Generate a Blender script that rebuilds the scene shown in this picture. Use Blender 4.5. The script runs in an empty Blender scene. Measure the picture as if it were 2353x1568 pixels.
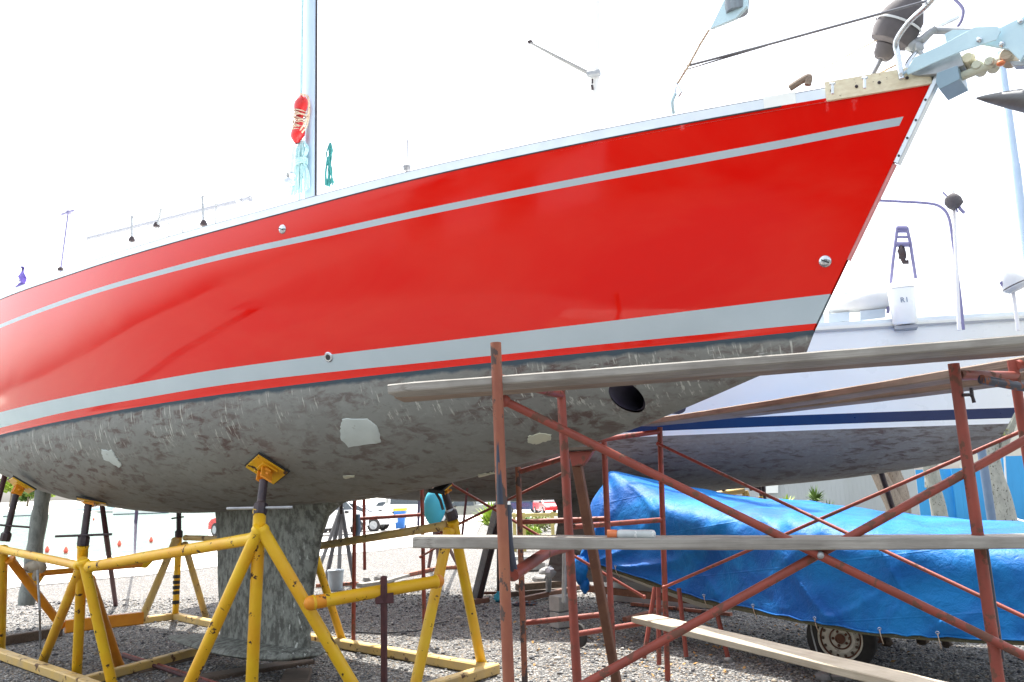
import bpy, math, random
import numpy as np
from mathutils import Vector, Matrix
random.seed(7); rng = np.random.default_rng(7)
SC = bpy.context.scene; COL = SC.collection
R = math.radians
# ---------------------------------------------------------------- camera
PW, PH, PF = 2353., 1568., 1880.          # pixel frame the measurements were taken in
TH, RO = R(10.13), R(1.8)
EYE = np.array([0., 0., 1.6])
_f = np.array([0, math.cos(TH), math.sin(TH)]); _u0 = np.array([0, -math.sin(TH), math.cos(TH)]); _r0 = np.array([1., 0, 0])
_u = math.cos(RO)*_u0 + math.sin(RO)*_r0; _r = math.cos(RO)*_r0 - math.sin(RO)*_u0
cam = bpy.data.cameras.new('camera'); cam_o = bpy.data.objects.new('camera', cam); COL.objects.link(cam_o)
cam.sensor_width = 36; cam.lens = 36*PF/PW; cam.clip_start = .05; cam.clip_end = 6000
cam_o.matrix_world = Matrix(((_r[0], _u[0], -_f[0], 0), (_r[1], _u[1], -_f[1], 0), (_r[2], _u[2], -_f[2], 1.6), (0, 0, 0, 1)))
SC.camera = cam_o
# ---------------------------------------------------------------- light
SUN_AZ, SUN_EL = R(-16), R(67)            # azimuth measured from +Y towards +X: the sun stands behind the boats
world = bpy.data.worlds.new("World"); SC.world = world; world.use_nodes = True
wn = world.node_tree; bg = wn.nodes['Background']
sky = wn.nodes.new('ShaderNodeTexSky'); sky.sky_type = 'NISHITA'; sky.sun_disc = False
sky.sun_elevation = SUN_EL; sky.sun_rotation = SUN_AZ; sky.air_density = 1.0; sky.dust_density = 3.5; sky.ozone_density = 1.0
hsv = wn.nodes.new('ShaderNodeHueSaturation'); hsv.inputs['Saturation'].default_value = .32   # thin white haze over the whole sky
wn.links.new(sky.outputs[0], hsv.inputs['Color']); wn.links.new(hsv.outputs[0], bg.inputs[0]); bg.inputs[1].default_value = .15
sun = bpy.data.lights.new('sun', 'SUN'); sun.energy = 2.9; sun.angle = R(.6); sun.color = (1, .95, .87)
sun_o = bpy.data.objects.new('sun', sun); COL.objects.link(sun_o)
sd = Vector((math.sin(SUN_AZ)*math.cos(SUN_EL), math.cos(SUN_AZ)*math.cos(SUN_EL), math.sin(SUN_EL)))
sun_o.rotation_euler = (-sd).to_track_quat('-Z', 'Y').to_euler(); sun_o.location = (0, 0, 20)
SC.view_settings.view_transform = 'Standard'; SC.view_settings.look = 'None'
SC.view_settings.exposure = 1.88; SC.view_settings.gamma = 1; SC.view_settings.use_curve_mapping = False
SC.render.engine = 'CYCLES'

# ---------------------------------------------------------------- measuring helpers
def ray(x, y): return _f + (x-PW/2)/PF*_r - (y-PH/2)/PF*_u
def at(x, y, Y):                                   # the point seen at (x, y) that stands Y metres away
    d = ray(x, y); return EYE + d*Y/d[1]
def gz(Y): return 0. if Y < 14 else -.012*(Y-14)   # the yard falls gently towards the water
def gr(x, y, z=0.):                                # the point at height z above the yard
    d = ray(x, y); Y = 8.
    for _ in range(30):
        t = (gz(Y)+z-1.6)/d[2]; Y = .5*Y+.5*t*d[1]
    return EYE + d*t
def V(*a): return np.array(a, float)
def project(P):
    q = np.asarray(P)-EYE; d = q@_f
    return np.stack([PW/2+PF*(q@_r)/d, PH/2-PF*(q@_u)/d], -1)

# ---------------------------------------------------------------- materials
def srgb(h):
    c = [int(h[i:i+2], 16)/255 for i in (0, 2, 4)]
    return tuple(((x+.055)/1.055)**2.4 if x > .04 else x/12.92 for x in c)
class NT:
    def __init__(s, name):
        s.m = bpy.data.materials.new(name); s.m.use_nodes = True; s.t = s.m.node_tree; s.p = s.t.nodes['Principled BSDF']; s.out = s.t.nodes['Material Output']
        s.tc = s.t.nodes.new('ShaderNodeTexCoord')
    def n(s, kind, **kw):
        o = s.t.nodes.new(kind)
        for k, v in kw.items(): setattr(o, k, v)
        return o
    def l(s, a, b): s.t.links.new(a, b)
    def vec(s, scale=(1, 1, 1), rot=(0, 0, 0), loc=(0, 0, 0), src='Object'):
        m = s.n('ShaderNodeMapping'); m.inputs['Scale'].default_value = scale; m.inputs['Rotation'].default_value = rot; m.inputs['Location'].default_value = loc
        s.l(s.tc.outputs[src], m.inputs['Vector']); return m.outputs[0]
    def noise(s, v, scale, detail=4, rough=.55, dist=0):
        o = s.n('ShaderNodeTexNoise'); o.inputs['Scale'].default_value = scale; o.inputs['Detail'].default_value = detail; o.inputs['Roughness'].default_value = rough
        o.inputs['Distortion'].default_value = dist; s.l(v, o.inputs['Vector']); return o.outputs[0]
    def voro(s, v, scale, out='Color', feature='F1', rand=1):
        o = s.n('ShaderNodeTexVoronoi'); o.feature = feature; o.inputs['Scale'].default_value = scale; o.inputs['Randomness'].default_value = rand
        s.l(v, o.inputs['Vector']); return o.outputs[out]
    def ramp(s, f, stops, interp='LINEAR'):
        o = s.n('ShaderNodeValToRGB'); cr = o.color_ramp; cr.interpolation = interp
        while len(cr.elements) < len(stops): cr.elements.new(.5)
        for e, (p, c) in zip(cr.elements, stops):
            e.position = p; e.color = (c, c, c, 1) if isinstance(c, (int, float)) else (*c, 1)
        s.l(f, o.inputs[0]); return o.outputs[0]
    def mix(s, f, a, b, mode='MIX'):
        o = s.n('ShaderNodeMix', data_type='RGBA', blend_type=mode)
        for i, v in ((0, f), (6, a), (7, b)):
            if isinstance(v, (int, float)): o.inputs[i].default_value = v if i == 0 else (v, v, v, 1)
            elif isinstance(v, tuple): o.inputs[i].default_value = (*v, 1)
            else: s.l(v, o.inputs[i])
        return o.outputs[2]
    def math(s, op, a, b=0, c=None):
        o = s.n('ShaderNodeMath', operation=op)
        for i, v in enumerate((a, b, c)):
            if v is None: continue
            if isinstance(v, (int, float)): o.inputs[i].default_value = v
            else: s.l(v, o.inputs[i])
        return o.outputs[0]
    def bump(s, h, strength=.3, dist=.01):
        o = s.n('ShaderNodeBump'); o.inputs['Strength'].default_value = strength; o.inputs['Distance'].default_value = dist
        s.l(h, o.inputs['Height']); s.l(o.outputs[0], s.p.inputs['Normal']); return o
    def set(s, **kw):
        for k, v in kw.items():
            i = s.p.inputs[k.replace('_', ' ')]
            if isinstance(v, (int, float)): i.default_value = v
            elif isinstance(v, tuple): i.default_value = (*v, 1) if len(v) == 3 else v
            else: s.l(v, i)
        return s
def mat(name, c1, c2=None, c3=None, scale=6, rough=.6, metal=0, bump=.15, bscale=40, stretch=(1, 1, 1), thr=.62, s3=14, coat=0, spec=.5, dist=.004, w3=.03):
    k = NT(name); v = k.vec(stretch)
    col = k.mix(k.ramp(k.noise(v, scale, 6, .6), [(.35, 0.), (.65, 1.)]), c1, c2 if c2 else tuple(x*.8 for x in c1))
    if c3:
        m3 = k.ramp(k.noise(v, s3, 5, .65), [(thr, 0.), (thr+w3, 1.)]); col = k.mix(m3, col, c3)
        k.set(Roughness=k.math('MULTIPLY_ADD', m3, .35, rough))
    else: k.set(Roughness=k.math('MULTIPLY_ADD', k.noise(v, scale*3), .25, rough-.1))
    k.set(Base_Color=col, Metallic=metal, Coat_Weight=coat, Specular_IOR_Level=spec)
    if bump: k.bump(k.noise(v, bscale, 4), bump, dist)
    return k.m

M = {}
# red topsides: deep glossy enamel with chalky, badly polished areas and faint waves in the laminate
k = NT('red_topside_paint'); v = k.vec()
ch = k.ramp(k.noise(k.vec((.5, .5, 1.3)), 1.1, 6, .6, 1.0), [(.42, 0.), (.7, 1.)])
k.set(Base_Color=k.mix(k.math('MULTIPLY', ch, .55), (.74, .006, .002), (.76, .035, .016)), Roughness=k.math('MULTIPLY_ADD', ch, .18, .045), Coat_Weight=.12, Coat_Roughness=.01, Specular_IOR_Level=.40)
k.bump(k.noise(k.vec((.8, .8, 1.5)), .9, 2, .4), .14, .05); M['red'] = k.m
M['silver'] = mat('silver_stripe_paint', (.42, .51, .55), (.46, .55, .59), rough=.32, bump=0, scale=2, coat=.2)
# antifouling: grey green, sanded through to brown, pale scratches running down from the waterline
def bottom_paint(name, zwl, grey, brown, drips=True, tunnel=None, streak=(6.5, 6.5, 16)):
    k = NT(name); v = k.vec()
    n1 = k.ramp(k.noise(k.vec(streak), 1.0, 8, .66, .5), [(.50, 0.), (.62, 1.)])
    n2 = k.ramp(k.noise(v, 1.1, 4), [(.38, 0.), (.66, 1.)])
    n4 = k.ramp(k.noise(k.vec((9, 9, 20)), 1.5, 5, .7), [(.5, 0.), (.72, 1.)])
    col = k.mix(n2, grey, tuple(a*.78+b*.18 for a, b in zip(grey, brown)))
    col = k.mix(k.math('MULTIPLY', n4, .35), col, (.30, .33, .30))
    big = k.ramp(k.noise(k.vec((1, 1, 1.6)), 1.1, 4, .6), [(.36, .30), (.62, 1.)]); n5 = k.ramp(k.noise(k.vec((16, 16, 30)), 1.0, 6, .7), [(.56, 0.), (.68, 1.)])
    col = k.mix(k.math('MULTIPLY', k.math('MULTIPLY', n1, big), .85), col, brown); col = k.mix(k.math('MULTIPLY', n5, .45), col, tuple(a*.45 for a in grey))
    sep = k.n('ShaderNodeSeparateXYZ'); k.l(k.tc.outputs['Object'], sep.inputs[0]); z = k.math('MULTIPLY_ADD', sep.outputs[0], -.01 if drips else 0., sep.outputs[2])
    edge = k.math('MULTIPLY_ADD', k.noise(k.vec((6, 6, 6)), 1.5, 4), .05, z)
    if drips:
        d = k.ramp(k.noise(k.vec((55, 20, 2.2)), 1.0, 3, .6), [(.575, 0.), (.635, 1.)])
        zm = k.ramp(k.math('SUBTRACT', z, zwl-.42), [(.0, 0.), (.22, 1.), (.37, 1.), (.43, 0.)])
        brk = k.ramp(k.noise(k.vec((2.5, 2.5, 5)), 1.0, 3), [(.45, 0.), (.55, 1.)])
        col = k.mix(k.math('MULTIPLY', k.math('MULTIPLY', d, zm), k.math('MULTIPLY', brk, .75)), col, (.55, .56, .5))
        line = k.ramp(k.math('SUBTRACT', edge, zwl-.018), [(.0, 0.), (.02, 1.)])
        col = k.mix(line, col, (.055, .08, .10))
        chip = k.ramp(k.noise(k.vec((9, 9, 70)), 1.0, 3), [(.70, 0.), (.72, 1.)])
        zc = k.ramp(k.math('SUBTRACT', z, zwl-.13), [(.0, 0.), (.02, 1.), (.07, 1.), (.09, 0.)])
        col = k.mix(k.math('MULTIPLY', k.math('MULTIPLY', chip, zc), .6), col, (.6, .62, .6))
    k.set(Base_Color=col, Roughness=.78, Specular_IOR_Level=.25); k.bump(k.noise(v, 26, 5, .7), .25, .01)
    if tunnel:
        cx, cz, rr = tunnel
        dx = k.math('POWER', k.math('SUBTRACT', sep.outputs[0], cx), 2); dz = k.math('POWER', k.math('SUBTRACT', z, cz), 2)
        hole = k.math('LESS_THAN', k.math('ADD', dx, dz), rr*rr)
        tr = k.n('ShaderNodeBsdfTransparent'); ms = k.n('ShaderNodeMixShader')
        k.l(hole, ms.inputs[0]); k.l(k.p.outputs[0], ms.inputs[1]); k.l(tr.outputs[0], ms.inputs[2]); k.l(ms.outputs[0], k.out.inputs[0])
    return k.m
M['white_gel'] = mat('white_gelcoat', (.88, .91, .87), (.85, .88, .84), rough=.28, bump=0, scale=1.5, coat=.3)
M['deck'] = mat('white_deck_paint', (.80, .80, .78), (.76, .76, .74), rough=.5, bump=.05)
M['alu'] = mat('anodised_aluminium', (.66, .72, .75), (.6, .66, .7), rough=.35, metal=.6, bump=.05, scale=8)
M['stainless'] = mat('stainless_steel', (.62, .66, .70), (.5, .55, .6), rough=.22, metal=.9, bump=0, scale=20)
M['mast'] = mat('blue_grey_mast_anodising', (.50, .62, .74), (.44, .56, .70), rough=.35, metal=.3, bump=0, stretch=(6, 6, .3))
M['teak'] = mat('weathered_pale_teak', (.80, .74, .55), (.68, .60, .42), (.30, .25, .17), scale=5, stretch=(3, 10, 10), rough=.75, thr=.64, s3=6, bump=.3)
M['yellow'] = mat('chipped_yellow_paint', (.78, .50, .016), (.72, .37, .012), (.06, .03, .02), scale=3, rough=.42, thr=.63, s3=11, bump=.15, w3=.015)
M['yellow_dirty'] = mat('faded_dirty_yellow_paint', (.62, .42, .12), (.50, .36, .16), (.12, .07, .04), scale=5, rough=.6, thr=.60, s3=9, bump=.3)
M['orange'] = mat('orange_welded_paint', (.74, .29, .012), (.64, .22, .01), (.08, .04, .02), scale=4, rough=.5, thr=.68, s3=10)
M['blacksteel'] = mat('oiled_black_screw', (.030, .024, .030), (.06, .04, .04), rough=.45, metal=.3, scale=20, bump=.1)
M['galv'] = mat('galvanised_steel', (.42, .44, .45), (.3, .32, .34), rough=.5, metal=.5, scale=14)
M['redox'] = mat('red_oxide_paint', (.27, .052, .032), (.20, .043, .028), (.14, .062, .042), scale=7, rough=.55, thr=.56, s3=13, bump=.25)
M['redox_old'] = mat('worn_rusty_red_oxide', (.23, .07, .04), (.30, .11, .055), (.085, .062, .055), scale=5, rough=.65, thr=.55, s3=10, bump=.35, stretch=(1, 1, .6))
M['brown_rust'] = mat('brown_rust', (.17, .075, .042), (.12, .05, .03), (.25, .16, .11), scale=9, rough=.75, thr=.66, s3=20, bump=.35)
M['darkrust'] = mat('dark_purple_rust', (.10, .035, .035), (.07, .03, .035), scale=12, rough=.7, bump=.3)
M['navy'] = mat('dark_blue_worn_paint', (.02, .028, .05), (.035, .045, .07), (.22, .08, .045), scale=6, rough=.4, thr=.56, s3=7, stretch=(3, 3, .8))
def wood(name, c1, c2, c3, st=(1.2, 14, 14), rough=.8):
    k = NT(name); v = k.vec(st)
    g = k.noise(v, 3.0, 8, .65, .6); col = k.mix(k.ramp(g, [(.3, 0.), (.7, 1.)]), c1, c2)
    gr_ = k.ramp(k.noise(k.vec((st[0]*.6, st[1]*5, st[2]*5)), 1.2, 5, .7), [(.50, 0.), (.68, 1.)]); col = k.mix(k.math('MULTIPLY', gr_, .6), col, c3)
    st_ = k.ramp(k.noise(k.vec((3, 3, 3)), 1.3, 5, .6), [(.45, 0.), (.62, 1.)]); col = k.mix(k.math('MULTIPLY', st_, .3), col, c3)
    k.set(Base_Color=col, Roughness=rough, Specular_IOR_Level=.25); k.bump(g, .6, .004); return k.m
M['plank_grey'] = wood('weathered_grey_timber', (.38, .365, .33), (.25, .24, .215), (.12, .105, .09))
M['plank_brown'] = wood('brown_grey_timber', (.33, .26, .20), (.22, .17, .14), (.10, .07, .05))
M['plank_pale'] = wood('pale_bleached_timber', (.56, .50, .39), (.44, .38, .29), (.25, .20, .14))
M['timber_dark'] = wood('dark_blocking_timber', (.16, .12, .09), (.09, .07, .055), (.04, .03, .025))
M['pile'] = wood('weathered_wooden_pile', (.34, .37, .34), (.22, .24, .23), (.08, .09, .09), st=(9, 9, 1.0))
M['black'] = mat('black_plastic', (.02, .02, .022), (.03, .03, .03), rough=.5)
M['rubber'] = mat('dark_perished_tyre_rubber', (.022, .021, .022), (.04, .038, .036), rough=.85, scale=9, bump=.3)
M['dirty_rim'] = mat('rusty_cream_wheel_paint', (.66, .63, .55), (.56, .52, .44), (.15, .06, .03), scale=8, rough=.6, thr=.60, s3=20, bump=.3, w3=.06)
M['tan_cloth'] = mat('dirty_beige_cloth', (.42, .38, .30), (.30, .26, .2), (.12, .1, .09), rough=.9, scale=8, bump=.5, bscale=30)
M['filler'] = mat('pale_epoxy_filler', (.52, .58, .56), (.46, .52, .50), (.36, .39, .36), scale=7, rough=.8, thr=.64, s3=12, bump=.2)
M['filler_cream'] = mat('cream_epoxy_filler', (.58, .58, .45), (.50, .52, .42), (.36, .36, .3), scale=7, rough=.8, thr=.6, s3=12)
M['rope_teal'] = mat('pale_teal_braided_rope', (.34, .58, .60), (.50, .70, .72), rough=.85, scale=60, bump=.5, bscale=160)
M['rope_dark'] = mat('deep_teal_braided_rope', (.03, .20, .20), (.06, .30, .28), rough=.85, scale=60, bump=.5, bscale=160)
M['rope_cream'] = mat('cream_braided_rope', (.66, .55, .42), (.5, .38, .28), (.25, .1, .08), rough=.85, scale=40, thr=.58, s3=60, bump=.5, bscale=160)
M['red_plastic'] = mat('red_plastic', (.62, .02, .025), (.5, .02, .02), rough=.35, bump=0)
M['wire'] = mat('stainless_rigging_wire', (.30, .31, .33), (.2, .2, .22), rough=.35, metal=.6, bump=0)
M['sailcloth'] = mat('pale_blue_sail_cover', (.48, .66, .74), (.54, .72, .78), rough=.8)
M['darkcloth'] = mat('grey_canvas_cover', (.075, .07, .075), (.11, .10, .105), rough=.85, bump=.4, bscale=18)
M['palecloth'] = mat('pale_grey_pvc', (.60, .62, .62), (.56, .58, .58), rough=.6)
M['greycloth'] = mat('mid_grey_pvc', (.33, .35, .37), (.29, .31, .33), rough=.6)
M['glass'] = mat('dark_window_glass', (.03, .045, .05), (.05, .06, .07), rough=.1, bump=0, spec=.8)
M['tint'] = mat('pale_blue_grey_window', (.34, .42, .50), (.40, .47, .54), rough=.15, bump=0)
M['navy_stripe'] = mat('navy_blue_boot_stripe', (.005, .018, .075), (.007, .022, .085), rough=.3, bump=0)
M['purple'] = mat('violet_flag_cloth', (.10, .07, .38), (.14, .09, .42), rough=.8)
M['concrete'] = mat('grey_concrete_block', (.42, .42, .40), (.32, .32, .31), (.2, .2, .2), rough=.9, scale=5, thr=.62, bump=.4)
M['stone'] = mat('grey_rock', (.30, .29, .28), (.2, .195, .19), rough=.9, scale=6, bump=.6, bscale=14)
M['bucket'] = mat('pale_blue_grey_plastic_bucket', (.42, .48, .52), (.36, .42, .46), (.2, .22, .24), rough=.5, thr=.66, scale=6)
M['wood_olive'] = mat('mossy_olive_rubbing_strip', (.10, .095, .05), (.06, .06, .035), (.2, .19, .13), rough=.85, scale=6, thr=.62, stretch=(2, 2, 8))
M['cream_hull'] = mat('dirty_cream_dinghy_hull', (.42, .41, .36), (.34, .33, .29), (.2, .18, .15), rough=.6, scale=4, thr=.62)
M['grey_hull'] = mat('pale_grey_dinghy_hull', (.38, .37, .36), (.33, .32, .31), rough=.55, scale=3, bump=.1)
# blue tarpaulin: woven polythene, crumpled
k = NT('blue_tarpaulin'); v = k.vec()
cr = k.noise(v, 3.2, 7, .62, 1.3); cr2 = k.noise(k.vec((1, 1, 1)), 13, 6, .6, .8)
k.set(Base_Color=k.mix(k.ramp(k.noise(k.vec((1, 1, 1.6)), .9, 7, .65, 1.2), [(.40, 0.), (.60, 1.)]), (.003, .085, .33), (.006, .17, .47)), Roughness=k.math('MULTIPLY_ADD', cr2, .15, .46), Specular_IOR_Level=.22)  # paler blue noise patches also stand for sunlight coming through the sheet
hh = k.math('MULTIPLY_ADD', k.noise(k.vec((1, 1, 1)), 30, 5, .6, .5), .12, k.math('MULTIPLY_ADD', cr2, .5, k.math('MULTIPLY', cr, .45))); sx = k.n('ShaderNodeSeparateXYZ'); k.l(k.vec((1, 1, 1), rot=(.1, .12, .72)), sx.inputs[0])
for ax_i, per in ((0, 1.9), (2, 2.3)):
    fr_ = k.ramp(k.math('FRACT', k.math('MULTIPLY', sx.outputs[ax_i], per)), [(.0, 1.), (.02, 0.), (.98, 0.), (1., 1.)]); hh = k.math('MULTIPLY_ADD', fr_, .10, hh)
k.bump(hh, .55, .04); M['tarp'] = k.m
M['tarp_light'] = mat('light_blue_tarpaulin', (.10, .42, .62), (.12, .48, .68), rough=.5, scale=3, bump=.3, bscale=10)
# gravel yard: cells of mixed grey stone with bright and dark ones
k = NT('gravel'); v = k.vec()
vc = k.voro(v, 54, 'Color'); sp = k.n('ShaderNodeSeparateXYZ'); k.l(vc, sp.inputs[0])
base = k.ramp(sp.outputs[0], [(.0, (.055, .058, .065)), (.25, (.15, .155, .16)), (.55, (.27, .27, .265)), (.8, (.41, .40, .385)), (1., (.68, .66, .62))])
tint = k.mix(k.ramp(sp.outputs[1], [(.86, 0.), (.88, 1.)]), base, (.34, .25, .16))
vd = k.voro(v, 54, 'Distance'); gap = k.ramp(vd, [(.0, 1.), (.45, .75), (.75, .2)])
col = k.mix(1., tint, gap, 'MULTIPLY')
big = k.ramp(k.noise(v, .55, 5, .6), [(.35, 0.), (.7, 1.)]); col = k.mix(k.math('MULTIPLY', big, .2), col, (.20, .20, .195))
dirt = k.ramp(k.noise(v, 2.2, 6, .65), [(.60, 0.), (.74, 1.)]); col = k.mix(k.math('MULTIPLY', dirt, .35), col, (.11, .108, .105))
k.set(Base_Color=col, Roughness=.88, Specular_IOR_Level=.3)
hb = k.math('SUBTRACT', 1., vd); k.bump(k.math('MULTIPLY_ADD', k.noise(v, 120, 3), .3, hb), 1., .02); M['gravel'] = k.m
k = NT('concrete_road'); v = k.vec()
k.set(Base_Color=k.mix(k.ramp(k.noise(v, .5, 7, .6), [(.4, 0.), (.7, 1.)]), (.62, .60, .57), (.54, .52, .49)), Roughness=.85); k.bump(k.noise(v, 20, 6), .15, .01); M['road'] = k.m
k = NT('harbour_water'); v = k.vec()
df = k.n('ShaderNodeBsdfDiffuse'); df.inputs[0].default_value = (.10, .135, .115, 1); gl = k.n('ShaderNodeBsdfGlossy'); gl.inputs[0].default_value = (.75, .85, .8, 1); gl.inputs['Roughness'].default_value = .12
rp = k.ramp(k.noise(k.vec((.8, 1.6, 1), rot=(0, 0, .6)), 1.5, 5, .6), [(.38, .22), (.62, .62)])
ms = k.n('ShaderNodeMixShader'); k.l(rp, ms.inputs[0]); k.l(df.outputs[0], ms.inputs[1]); k.l(gl.outputs[0], ms.inputs[2]); k.l(ms.outputs[0], k.out.inputs[0])
bp = k.n('ShaderNodeBump'); bp.inputs['Strength'].default_value = .6; bp.inputs['Distance'].default_value = .2; k.l(k.noise(k.vec((1, 1.6, 1)), 1.8, 4, .6), bp.inputs['Height']); k.l(bp.outputs[0], gl.inputs['Normal']); M['water'] = k.m
M['bank'] = mat('pale_sandy_bank', (.55, .53, .47), (.45, .44, .38), rough=.95, scale=.1)
M['leaf_yel'] = mat('yellow_green_leaf', (.30, .40, .04), (.20, .32, .03), rough=.55, scale=8, bump=0)
M['leaf'] = mat('green_leaf', (.07, .14, .025), (.12, .20, .04), rough=.6, scale=3, bump=0)
M['leaf_pale'] = mat('pale_dry_green_leaf', (.30, .32, .10), (.20, .24, .06), rough=.6, scale=3, bump=0)
M['bark'] = mat('pale_brown_bark', (.30, .25, .20), (.20, .165, .13), (.10, .075, .055), rough=.9, scale=5, stretch=(4, 4, 1), thr=.6, bump=.6, bscale=18)
M['bark_grey'] = mat('grey_spotted_bark', (.36, .37, .33), (.26, .27, .24), (.08, .07, .06), rough=.9, scale=5, stretch=(2, 2, 1), thr=.6, bump=.5, bscale=18)
def cladding(name, c, dark, per=9.):
    k = NT(name); sep = k.n('ShaderNodeSeparateXYZ'); k.l(k.tc.outputs['Object'], sep.inputs[0])
    w = k.math('FRACT', k.math('MULTIPLY', sep.outputs[0], per)); rib = k.ramp(w, [(.0, 0.), (.08, 1.), (.16, 0.), (1., 0.)])
    nz = k.ramp(k.noise(k.vec((1.5, 1.5, .4)), 1.2, 6, .6), [(.35, 0.), (.7, 1.)])
    k.set(Base_Color=k.mix(k.math('MULTIPLY', nz, .5), c, dark), Roughness=.55); k.bump(rib, .6, .01); return k.m
M['clad_grey'] = cladding('pale_grey_ribbed_cladding', (.43, .47, .48), (.33, .36, .36))
M['clad_blue'] = cladding('bright_blue_ribbed_cladding', (.03, .30, .62), (.03, .24, .52), 4.)
M['cream_wall'] = mat('cream_rendered_wall', (.60, .57, .48), (.52, .48, .40), rough=.9, scale=1.5)
M['pole_blue'] = mat('blue_grey_painted_pole', (.10, .16, .25), (.13, .19, .28), rough=.5, scale=3)
M['car_white'] = mat('white_car_paint', (.80, .81, .82), (.78, .79, .80), rough=.2, bump=0, coat=.5)
M['car_grey'] = mat('grey_green_car_paint', (.16, .17, .15), (.14, .15, .13), rough=.3, bump=0, coat=.5)
M['car_red'] = mat('red_car_paint', (.60, .015, .02), (.55, .012, .015), rough=.25, bump=0, coat=.5)
M['car_blue'] = mat('dark_blue_car_paint', (.02, .05, .13), (.02, .05, .12), rough=.25, bump=0, coat=.5)
M['lens_red'] = mat('red_tail_lens', (.55, .01, .01), (.5, .01, .01), rough=.2, bump=0)
M['lens_clear'] = mat('clear_head_lens', (.6, .62, .65), (.5, .52, .55), rough=.15, bump=0)
M['binblue'] = mat('mid_blue_bin_plastic', (.03, .17, .52), (.025, .15, .46), rough=.5)
M['binlid'] = mat('yellow_bin_lid_plastic', (.72, .48, .02), (.65, .42, .02), rough=.5)
M['fence_yel'] = mat('yellow_brown_painted_rail', (.48, .40, .14), (.38, .31, .11), rough=.7)
M['bright_blue'] = mat('cyan_blue_cloth', (.06, .50, .70), (.08, .56, .74), rough=.7, scale=4, bump=.4, bscale=9)
M['lilac'] = mat('violet_grey_pole_paint', (.22, .21, .36), (.18, .17, .32), rough=.5)
M['palepole'] = mat('pale_blue_mast_paint', (.40, .52, .68), (.36, .48, .64), rough=.4)
M['float'] = mat('orange_red_buoy', (.65, .10, .06), (.55, .08, .05), rough=.5)
M['plastic_clear'] = mat('milky_clear_plastic', (.60, .64, .64), (.45, .50, .50), (.70, .72, .70), rough=.25, bump=.3, bscale=25)
M['orange_cap'] = mat('orange_plastic_cap', (.75, .22, .08), (.7, .2, .07), rough=.4, bump=0)
M['leaf_dry'] = mat('dry_orange_leaf', (.45, .24, .07), (.35, .2, .06), rough=.8, scale=3, bump=0)

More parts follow.
